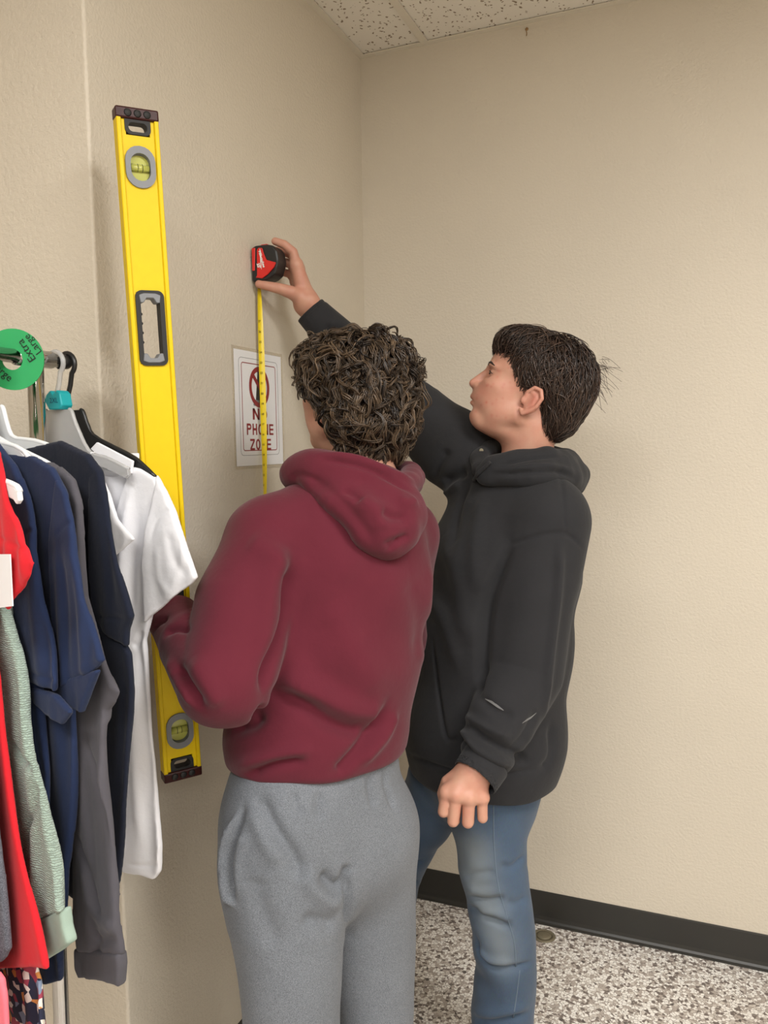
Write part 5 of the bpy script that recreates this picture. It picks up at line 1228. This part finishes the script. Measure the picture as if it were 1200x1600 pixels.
def hoodA(P):
    d = torA[0](P)
    for g in torA[1:]: d = smin(d, g(P), .04)
    d = smin(d, s1(P), .05); d = smin(d, s2(P), .05); d = smin(d, slAr(P), .03)
    d = smin(d, slA(P), .020)
    d = smax(d, zhA-P[:, 2], .014); d = smax(d, -level_box(P), .010)
    return smax(d, -nkA(P), .008)
lo, hi = bounds([A_sh_l, A_sh_r, A_el_l, A_wr_l, A_el_r, A_wr_r, C(500, 1230, 1.36), C(500, 1150, 1.68), C(360, 1180, 1.45), C(640, 1150, 1.6), C(578, 745, 1.55)], .095)
am = skin(hoodA, lo, hi, .0045)
am = ripple(am, .0022, .17, 31)
am = folds(am, [([(456, 866), (451, 923), (443, 983), (421, 1040), (412, 1085)], -.014, .014), ([(388, 845), (425, 862), (455, 900)], .006, .022), ([(440, 850), (425, 900), (420, 960), (405, 1040)], .007, .020),
    ([(417, 1079), (477, 1103), (512, 1126), (547, 1139), (583, 1137)], -.013, .015), ([(440, 1060), (500, 1085), (560, 1112), (600, 1110)], .009, .020), ([(603, 1100), (581, 1144), (542, 1191), (525, 1209)], -.010, .011), ([(618, 1110), (600, 1150), (560, 1196)], .008, .012),
    ([(373, 1217), (425, 1196), (480, 1186)], -.009, .009), ([(365, 1200), (430, 1180), (490, 1172)], .007, .012), ([(516, 940), (547, 1009), (603, 1096)], .006, .030), ([(470, 1000), (500, 1050), (550, 1090)], -.004, .025),
    ([(277, 1042), (292, 1070), (317, 1107)], -.010, .010), ([(262, 1030), (280, 1065), (305, 1105)], .006, .010), ([(256, 990), (275, 982), (296, 984)], -.007, .007), ([(236, 985), (248, 972), (262, 966)], -.006, .007), ([(300, 1030), (325, 1070), (345, 1105)], .006, .014),
    ([(470, 800), (520, 860), (560, 900)], .004, .03), ([(640, 900), (655, 960), (650, 1030)], -.004, .025), ([(672, 880), (668, 960), (655, 1040)], .004, .02), ([(360, 1140), (395, 1130), (414, 1100)], -.010, .012)], 1.5)
hoodieA = obj('hoodie', am, 'maroon', pA)
# hood: collar roll round the neck and the bag on the back
roll = [C(478, 745, 1.56), C(462, 742, 1.50), C(480, 732, 1.46), C(530, 732, 1.43), C(590, 748, 1.43), C(628, 760, 1.47), C(643, 746, 1.55), C(634, 738, 1.63), C(588, 732, 1.66), C(520, 738, 1.64)]
rs = spline(roll, 40)
bag = [C(500, 760, 1.435), C(560, 795, 1.405), C(600, 820, 1.405), C(640, 805, 1.45)]
bs = spline(bag, 16)
hfA2 = union([chain(list(rs), list(.026+.006*np.sin(np.linspace(.4, 5., len(rs))))), chain(list(bs), [.030+.016*math.sin(3.14*i/15) for i in range(16)]), ell(C(607, 836, 1.415), (.060, .040, .042), rvA), ell(C(612, 800, 1.425), (.062, .042, .055), rvA)], .022)
nin2 = rc(A_neck-np.array([0, 0, .05]), hA.w((-.02, 0, -.03))[0], .058, .060)
hva = put(lambda P: smax(hfA2(P), -nin2(P), .008), list(rs)+list(bs), .08, .004)
hva = ripple(hva, .002, .07, 17)
hva = folds(hva, [([(503, 719), (545, 724), (581, 735), (615, 752), (640, 768)], -.007, .006), ([(500, 708), (560, 716), (610, 736), (648, 752)], .006, .007), ([(478, 745), (520, 770), (560, 815), (585, 850)], -.006, .012), ([(535, 762), (552, 772), (562, 785)], -.008, .009), ([(596, 798), (612, 806), (640, 808)], -.010, .010), ([(600, 855), (618, 845), (640, 838)], -.007, .007), ([(560, 780), (590, 800), (600, 830)], .006, .014), ([(604, 862), (620, 850), (628, 843)], -.006, .005), ([(620, 780), (640, 785), (650, 780)], .006, .010), ([(455, 748), (470, 742), (500, 752)], -.004, .006)])
hood_a = obj('hood', hva, 'maroon', hoodieA)
# sweatpants
def pantsA(P):
    d = econe(C(497, 1210, 1.51), C(497, 1320, 1.515), (.165, .122), (.175, .136), rvA)(P)
    a = chain([C(445, 1290, 1.46), C(448, 1430, 1.445), kneeAl, np.array([ankAl[0], ankAl[1], .09])], [.112, .106, .086, .070])(P)
    b = chain([C(566, 1290, 1.575), C(572, 1430, 1.59), kneeAr, np.array([ankAr[0], ankAr[1], .09])], [.108, .096, .084, .070])(P)
    d = smin(d, smin(a, b, .006), .05)
    return smax(d, .05-P[:, 2], .008)
lo, hi = bounds([ankAl, ankAr, C(360, 1300, 1.4), C(640, 1300, 1.62), C(500, 1195, 1.36), C(500, 1300, 1.70)], .08); lo[2] = .02
pm = skin(pantsA, lo, hi, .0050)
pm = ripple(pm, .0022, .14, 44)
pm = folds(pm, [([(402, 1240), (425, 1290), (455, 1335), (475, 1375)], -.009, .013), ([(395, 1260), (415, 1310), (440, 1350)], .005, .016), ([(500, 1365), (520, 1385), (540, 1388)], -.012, .012), ([(470, 1360), (500, 1395), (535, 1415)], .007, .016), ([(545, 1350), (541, 1372), (545, 1400), (544, 1460)], -.010, .010), ([(470, 1438), (500, 1440), (525, 1446)], -.006, .012), ([(400, 1370), (405, 1410), (440, 1500)], -.004, .02), ([(460, 1236), (462, 1256), (470, 1275)], -.004, .007), ([(500, 1236), (498, 1260), (503, 1280)], -.004, .008), ([(575, 1210), (580, 1240), (585, 1262)], -.005, .008), ([(600, 1205), (606, 1235), (618, 1268)], -.005, .007),
    ([(381, 1262), (366, 1310), (360, 1350), (364, 1400)], -.012, .006), ([(372, 1272), (356, 1310), (352, 1350), (356, 1395), (367, 1416)], .010, .006), ([(382, 1300), (372, 1340), (372, 1400)], .004, .010)], 1.5)
sp_a = obj('sweatpants', pm, 'sweat_grey', pA)
shoe(pA, ankAl, fA, 'shoe_dark'); shoe(pA, ankAr, fA, 'shoe_dark')
# hair: big loose curls
def volA(P):
    d = ell((-.020, 0, .060), (.128, .112, .100))(P)
    d = smin(d, ell((-.066, 0, -.006), (.080, .100, .080))(P), .03)
    d = smin(d, ell((.062, 0, .090), (.066, .084, .055))(P), .03)
    d = smin(d, ell((-.066, 0, -.066), (.052, .072, .050))(P), .02)
    return d
cutA = lambda x: np.interp(x, [-.15, -.06, -.035, -.012, .012, .03, .05, .075, .13], [-.115, -.105, -.070, -.012, .010, .022, .040, .050, .055])
capA = lambda P: smax(volA(P)+.018, -((P[:, 2]-cutA(P[:, 0]))*.8), .006)
cv = skin(capA, (-.17, -.14, -.14), (.15, .14, .19), .005)
ha = obj('hair', (hA.w(cv[0]), cv[1]), 'hair_curly', pA); attr(ha, 'tone', np.full(len(cv[0]), .30))
okA = lambda c: c[:, 2] > np.interp(c[:, 0], [-.12, -.06, -.03, 0, .03, .06, .12], [-.05, -.045, -.01, .02, .04, .075, .09])
def locks(n, per, m, step, curl, pitch, depth, seed, spread, rad0, wob=1.):
    path, rad, r_ = grow_hair(volA, okA, np.array([.02, -.02, .165]), n, m, step, curl, pitch, rad0, seed, None, depth, .35, wobble=wob)
    lim = cutA(path[..., 0])-.012
    bad = path[..., 2] < lim+r_.normal(0, .006, path.shape[0])[:, None]; first = np.where(bad.any(1), bad.argmax(1), m-1); keep = first > 4
    path, first = path[keep], first[keep]
    t_ = np.linspace(0, 1, m); ii = t_[None, :]*first[:, None]; i0 = np.floor(ii).astype(int).clip(0, m-2); fr_ = (ii-i0)[..., None]; an = np.arange(len(path))[:, None]
    g = path[an, i0]*(1-fr_)+path[an, i0+1]*fr_; g = np.repeat(g, per, 0)
    off = r_.normal(size=(len(g), 1, 3))*spread*(np.sin(np.pi*(.12+.80*t_))[None, :, None]); g = g+off
    base_t = np.repeat(np.clip(r_.normal(.30, .20, len(path)), 0, 1), per); tn0 = np.clip(base_t+r_.normal(0, .12, len(base_t)), 0, 1); tn0[r_.uniform(size=len(tn0)) < .012] = 1.
    ra = rad0*(1-.7*t_**2.5)[None, :]*r_.uniform(.7, 1.3, len(g))[:, None]
    return hair_tubes(hA.w(g.reshape(-1, 3)).reshape(g.shape), ra, tn0)
for args in ((420, 9, 22, .0074, .0125, .066, (-.004, .010), 77, .0034, .0014, 1.9), (260, 7, 20, .0062, .0135, .046, (-.014, .003), 91, .0024, .0012, 2.4)):
    V, F, tn = locks(*args); o = obj('hair_curls', (V, F), 'hair_curly', ha); attr(o, 'tone', tn); o['kind'] = 'stuff'
